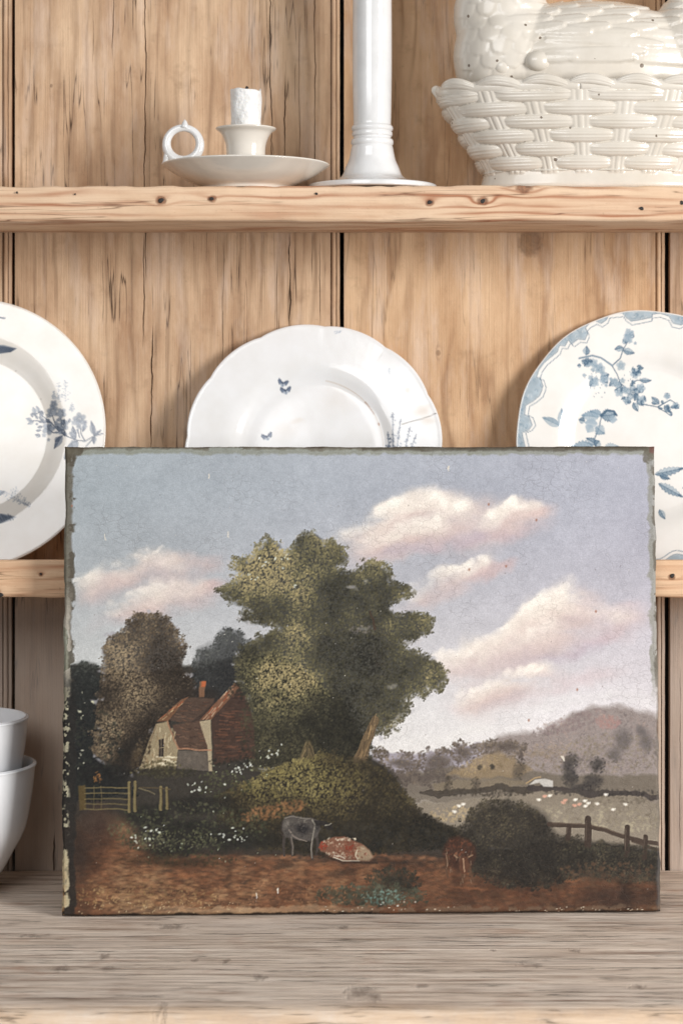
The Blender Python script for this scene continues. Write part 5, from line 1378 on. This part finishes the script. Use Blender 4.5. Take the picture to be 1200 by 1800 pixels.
for (f, dz) in [(0.97, 1.2), (0.90, 0.5), (0.82, -3), (0.6, -8), (0.3, -9.5), (0.01, -10)]:
    rows.append(np.stack([rc*f*np.cos(th), rc*f*np.sin(th), zt+dz+lip*max(0, (f-0.6)/0.4)], 1))
Vc = np.vstack(rows)
Fc = [list(q) for q in grid_faces(len(rows), n, True)]+[list(range(n))[::-1]]
wax = mesh_obj('wax', Vc, Fc, M_wax, cd)
mesh_obj('wick', *tube(np.array([(0, 0, zt-11), (0.3, 0, zt-3), (0.8, 0.4, zt+5), (3.0, 0.6, zt+9)]), [2.0, 2.2, 2.6, 3.0], 8), M_iron, cd)

# ================================================================== TALL PILLAR CANDLESTICK
cy1 = -126.0; f1_ = (DB+cy1)/FPX; cx1 = PX(654, cy1)
pl = thing('pillar_candlestick', 'tall white glazed pillar candlestick between the chamber candlestick and the hen dish', 'candlestick', (cx1, cy1, ZS))
def z1(y): return PZ(y, cy1)-ZS
lathe('foot', [(0, 2), (100, 2), (112*f1_, 3), (114*f1_, 8), (112.5*f1_, 12.5), (106*f1_, 14), (86*f1_, 17), (68*f1_, 21), (58*f1_, 26.5), (52*f1_, 33), (47*f1_, z1(294)), (41*f1_, z1(280)), (38*f1_, z1(266)), (36*f1_, z1(257)), (33*f1_, z1(255))], M_white, pl)
lathe('shaft', [(20*f1_, z1(258)), (33*f1_, z1(257)), (36.5*f1_, z1(254)), (37.5*f1_, z1(250)), (36.5*f1_, z1(245.5)), (33.5*f1_, z1(243)), (33.5*f1_, z1(240)), (35.5*f1_, z1(238)), (35.5*f1_, z1(233)), (34.2*f1_, z1(231)), (36*f1_, z1(228.5)), (36.8*f1_, z1(225)), (35.5*f1_, z1(221.5)), (33.2*f1_, z1(218)),
     (33.4*f1_, z1(205)), (34.2*f1_, z1(160)), (34.6*f1_, z1(100)), (34.2*f1_, z1(0)), (32.5*f1_, z1(-100)), (31*f1_, z1(-150)), (34*f1_, z1(-156)), (36*f1_, z1(-162)), (33*f1_, z1(-168)), (34*f1_, z1(-185)), (45*f1_, z1(-205)), (56*f1_, z1(-212)), (55*f1_, z1(-216)), (38*f1_, z1(-208)), (25*f1_, z1(-200)), (24*f1_, z1(-150)), (0, z1(-149))], M_white, pl)

# ================================================================== HEN ON NEST TUREEN
hy = -128.0; hX = PX(1042, hy); fh = (DB+hy)/FPX
hen = thing('hen_dish', 'cream hen on nest covered dish with basket weave base', 'covered dish', (hX, hy, ZS))
Zrim = PZ(165, hy)-ZS                # braid centre
NTH = 900
th = np.linspace(0, 2*math.pi, NTH, endpoint=False)
def oval(a, b, e=2.35):
    c, s = np.cos(th), np.sin(th)
    return a*np.sign(c)*np.abs(c)**(2/e), b*np.sign(s)*np.abs(s)**(2/e)
# equal-arc parameter round the oval so that the stakes are evenly spaced
ox, oy = oval(260, 108)
seg = np.hypot(np.diff(np.append(ox, ox[0])), np.diff(np.append(oy, oy[0])))
arc = np.concatenate([[0], np.cumsum(seg)[:-1]]); per = seg.sum()
i0 = int(np.argmin(np.hypot(ox-(PX(1020, -235)-hX), oy+108)))
NC = 16
uu = (arc-arc[i0])/per*NC                    # stake coordinate; a stake at each integer
zlev = np.concatenate([np.array([0.0, 0.5, 2.5, 6]), np.linspace(10, 30, 8), np.linspace(32, Zrim-8, 150)])
aL = np.interp(zlev, [0, 3, 8, 18, 28, 34, 50, 80, 120, 150, Zrim], [203, 209, 211, 208, 205, 204, 212, 233, 258, 277, 292])
bL = np.interp(zlev, [0, 3, 8, 18, 28, 34, 50, 80, 120, 150, Zrim], [84, 88, 89, 87, 85, 84.5, 88, 97, 108, 116, 122])
c_, s_ = np.cos(th), np.sin(th); e_ = 2/2.35
UX = np.sign(c_)*np.abs(c_)**e_; UY = np.sign(s_)*np.abs(s_)**e_
rows_h = (Zrim-14-34)/5.6
vrow = (zlev-34)/rows_h                     # weave row coordinate
H = np.zeros((len(zlev), NTH))
Uq = uu[None]; Vq = vrow[:, None]
for k in range(-1, 8):                      # each row of woven strands
    par = k % 2
    dv = (Vq-(k+0.5))/0.57
    ph = (Uq-par)/2.0
    du = (ph-np.round(ph))*2.0              # -1..1 about the stake it passes over
    lens = np.clip(1-np.abs(du/0.86)**2.4, 0, 1)
    half = 0.50+0.50*lens
    prof = np.clip(1-(dv/half)**2, 0, 1)**0.5
    two = 1-0.16*np.exp(-(dv/0.16)**2)-0.10*np.exp(-((np.abs(dv)-0.42)/0.12)**2)
    hh = prof*two*(0.08+0.92*lens**0.7)*8.6
    ok = (Vq > -0.05) & (Vq < 5.75)
    H = np.maximum(H, np.where(ok, hh, 0))
ds = np.abs(Uq-np.round(Uq))
stake = np.clip(1-(ds/0.25)**2, 0, 1)**0.5*(1-0.34*np.exp(-((ds-0.085)/0.03)**2))*4.0
H = np.maximum(H, np.where((Vq > -0.25) & (Vq < 5.9), stake, 0))
NX = UX/np.maximum(1e-6, np.hypot(UX/1.0, UY*2.4)); NY = UY*2.4/np.maximum(1e-6, np.hypot(UX, UY*2.4))
Xb = aL[:, None]*UX[None]+H*NX[None]; Yb = bL[:, None]*UY[None]+H*NY[None]; Zb = np.repeat(zlev[:, None], NTH, 1)-H*0.22
Vb = np.stack([Xb, Yb, Zb], -1).reshape(-1, 3)
inn = []
for (q, z) in [(0.93, Zrim-6), (0.86, Zrim-20), (0.01, Zrim-24)]:
    inn.append(np.stack([292*q*UX, 122*q*UY, np.full(NTH, z)], 1))
Vb = np.vstack([Vb]+inn)
Fb = grid_faces(len(zlev)+3, NTH, True)
mesh_obj('basket', Vb, Fb, M_hen, hen)
# braided rim: overlapping S-shaped strands
def rim_pt(u, rad, dz):
    """point on the rim curve at stake coordinate u; rad outward, dz up"""
    s = (u/NC*per+arc[i0]) % per
    t = np.interp(s, np.append(arc, per), np.append(th, 2*math.pi))
    c, q = np.cos(t), np.sin(t)
    ux = np.sign(c)*np.abs(c)**e_; uy = np.sign(q)*np.abs(q)**e_
    nx = ux/np.maximum(1e-6, np.hypot(ux, uy*2.4)); ny = uy*2.4/np.maximum(1e-6, np.hypot(ux, uy*2.4))
    return np.stack([284*ux+rad*nx, 117*uy+rad*ny, Zrim+dz+0*ux], -1)
parts = []
for k in range(NC):
    t = np.linspace(0, 1, 34)
    sn = np.sin(math.pi*np.clip(t, 0.04, 0.96))
    u = k-0.42+t*1.42                        # arching strand, over
    dz = -11+21*np.sin(math.pi*t**0.8)**0.9
    rad = 0+9*np.sin(math.pi*t)
    for off in (-1, 0, 1):
        parts.append(tube(rim_pt(u, rad+(1.2 if off == 0 else 0), dz+off*4.4*sn), 1.8+4.0*sn, 10, up=(0.02, 0.03, 1)))
    t = np.linspace(0, 1, 26); sn = np.sin(math.pi*np.clip(t, 0.03, 0.97))
    u = k+0.02+t*0.92                        # strand passing under, seen as a lens
    for off in (-1, 0, 1):
        parts.append(tube(rim_pt(u, 1+4*sn, -7-5*t+off*3.6*sn), 1.4+3.4*sn, 10, up=(0.02, 0.03, 1)))
u = np.linspace(0, NC, 260)
core = rim_pt(u, -3, np.zeros_like(u)-1); parts.append(tube(core, 13.0, 12, up=(0.02, 0.03, 1)))
# the pointed end of the basket
parts.append(tube(np.array([(-272, 0, Zrim-6), (-288, -4, Zrim+2), (-297, -6, Zrim+9), (-300, -7, Zrim+12)]), [15, 12, 8, 3.5], 14))
mesh_obj('braided_rim', *merge(parts), M_hen, hen)

# hen body: joined volumes, remeshed into one skin, then feathered
bm = bmesh.new()
def ell(c, r, rot=0.0):
    m = Matrix.Translation(c) @ Matrix.Rotation(rot, 4, 'Y') @ Matrix.Diagonal((*r, 1))
    bmesh.ops.create_uvsphere(bm, u_segments=48, v_segments=32, radius=1, matrix=m)
def hx_(px): return PX(px, -150)-hX
def hz_(py): return PZ(py, -190)-ZS
zr0 = Zrim
ell((hx_(1035), 0, zr0+50), (232, 104, 122))
ell((hx_(893), 0, zr0+70), (100, 92, 118))
ell((hx_(880), 0, zr0+150), (86, 76, 95), 0.15)
ell((hx_(868), 0, zr0+240), (52, 46, 80), 0.1)
ell((hx_(848), 0, zr0+322), (46, 40, 46))
ell((hx_(800), 0, zr0+315), (26, 13, 12), 0.2)
for k in range(5): ell((hx_(825+14*k), 0, zr0+372-abs(k-2)*7), (11, 6, 20))
for k in range(6): ell((hx_(1215+20*k), 0, zr0+128+26*k-3*k*k), (66, 50-5*k, 62-3*k), -0.9)
ell((hx_(1220), 0, zr0+80), (110, 80, 90))
tmp = bpy.data.meshes.new('tmp'); bm.to_mesh(tmp); bm.free()
to = bpy.data.objects.new('tmp', tmp); col.objects.link(to)
md = to.modifiers.new('r', 'REMESH'); md.mode = 'VOXEL'; md.voxel_size = 2.9
sm = to.modifiers.new('s', 'SMOOTH'); sm.factor = 0.5; sm.iterations = 22
dg = bpy.context.evaluated_depsgraph_get()
em = to.evaluated_get(dg).to_mesh()
nv = len(em.vertices)
HV = np.empty(nv*3); em.vertices.foreach_get('co', HV); HV = HV.reshape(-1, 3)
HN = np.empty(nv*3); em.vertices.foreach_get('normal', HN); HN = HN.reshape(-1, 3)
HF = [list(q.vertices) for q in em.polygons]
to.evaluated_get(dg).to_mesh_clear(); bpy.data.objects.remove(to)
# feather relief, written in picture-like (x, y) units on the side of the bird
xs = HV[:, 0]/fh+1042; ys = YH-((HV[:, 2]+ZS)-EYE)/fh+ (HV[:, 1]*0.0)
hgt = np.zeros(nv)
def feather(tx, ty, L, W, ang, amp, vein=True):
    ca, sa = math.cos(ang), math.sin(ang)
    u = (xs-tx)*ca+(ys-ty)*sa; v = -(xs-tx)*sa+(ys-ty)*ca       # u<=0 inside, tip at 0
    t = -u/L
    wv_ = W*np.sqrt(np.clip(1-(1-np.clip(t/0.28, 0, 1))**2, 0, 1))*np.clip(1.25-0.6*t, 0.2, 1)
    ins = (t > 0) & (t < 1)
    r_ = np.clip(1-(v/np.maximum(wv_, 1e-3))**2, 0, 1)
    e = np.clip((1-np.abs(v)/np.maximum(wv_, 1e-3))*5, 0, 1)*np.clip(t*L/3.0, 0, 1)
    hh = amp*(1-0.85*t)*e*(0.65+0.35*r_)
    if vein: hh = hh*(1-0.10*np.exp(-(v/1.4)**2))*(1+0.05*np.sin((u*0.8+np.abs(v)*1.1)*1.3))
    return np.where(ins, hh, 0)
# breast and neck scales
for row in range(-12, 9):
    for c in range(-2, 7):
        tx = 795+c*36+(row % 2)*18+row*1.6; ty = 46+row*23
        if tx > 955-max(0, ty-40)*0.5: continue
        hgt = np.maximum(hgt, feather(tx, ty+18, 60, 19.0, math.radians(100), 3.4, False))
rw_ = random.Random(4)
# wing: long overlapping flights; back: shorter coverts
for (y, xs_, L, W, ang, amp) in [(118, [1010, 1110, 1215, 1300], 150, 9, 0.0, 6.0), (106, [1128, 1235, 1320], 170, 10, 0.0, 6.6), (92, [1155, 1260, 1340], 180, 10, 0.03, 7.2),
                                 (74, [1032, 1105, 1190, 1280], 120, 10, 0.02, 7.6), (60, [985, 1065, 1150, 1240], 105, 10, -0.02, 8.0), (46, [960, 1030, 1105, 1190], 90, 9.5, -0.03, 8.0),
                                 (32, [985, 1050, 1120, 1200], 80, 9, 0.0, 7.6), (19, [960, 1015, 1075, 1135, 1200], 74, 8.5, 0.06, 7.0), (7, [985, 1045, 1105, 1165], 70, 8, 0.1, 6.0), (-6, [960, 1015, 1070, 1130], 64, 8, 0.1, 5.0)]:
    for x in xs_:
        hgt = np.maximum(hgt, feather(x+rw_.uniform(-6, 6), y+rw_.uniform(-2, 2)+(x-1000)*0.0, L*1.15, W, ang+rw_.uniform(-0.04, 0.04), amp))
# tail feathers, rising
for k in range(9):
    hgt = np.maximum(hgt, feather(1180+26*k, -70-6*k, 150, 12, -1.05+0.05*k, 6.0))
amp_side = np.clip(0.35+np.abs(HN[:, 1])*1.1, 0, 1)
HV2 = HV+HN*(hgt*1.15*amp_side)[:, None]
lid = mesh_obj('hen_lid', HV2, HF, M_hen, hen)
# eggs showing at the hen's side
for (px, py, a, b, rot) in [(945, 107, 25, 20, 0.05), (884, 117, 22, 20, -0.2)]:
    bm = bmesh.new()
    yy = -86 if px > 900 else -73
    m = Matrix.Translation((PX(px, hy+yy)-hX, yy, PZ(py, hy+yy)-ZS)) @ Matrix.Rotation(rot, 4, 'Y') @ Matrix.Diagonal((a, 19, b, 1))
    bmesh.ops.create_uvsphere(bm, u_segments=40, v_segments=24, radius=1, matrix=m)
    for v in bm.verts:
        q = (v.co.x-(PX(px, hy+yy)-hX))/a
        v.co.z += (v.co.z-(PZ(py, hy+yy)-ZS))*0.10*q
    bm_obj('egg', bm, M_hen, hen)

# ================================================================== BOWLS
by = -176.0; bX = PX(-72, by); fb = (DB+by)/FPX
def bowl(label, z0, R, Hh, ex=0.0):
    o = thing('bowl', label, 'bowl', (bX+ex, by, z0), group='stacked white bowls')
    pr = [(0, 6), (44, 6), (50, 0), (56, 0), (57, 8), (63, 18), (80, 40), (100, 75), (R*0.865, Hh*0.5), (R*0.95, Hh*0.76), (R-1.5, Hh-6), (R+1.0, Hh-2.0), (R+0.4, Hh+0.8), (R-3, Hh+1.4), (R-6.5, Hh-2), (R*0.91, Hh*0.78), (R*0.82, Hh*0.5), (95, 78), (74, 48), (50, 26), (0, 20)]
    lathe('body', pr, M_bowl, o, n=128)
    return o
ZB0 = 0.3
Hl = PZ(1344, by)-ZB0
bowl('lower of two stacked white bowls, resting on the grey worktop', ZB0, 134*fb, Hl)
Hu = 232.0
bowl('upper of two stacked white bowls, nested inside the other bowl', PZ(1262, by)-Hu, 121*fb, Hu)
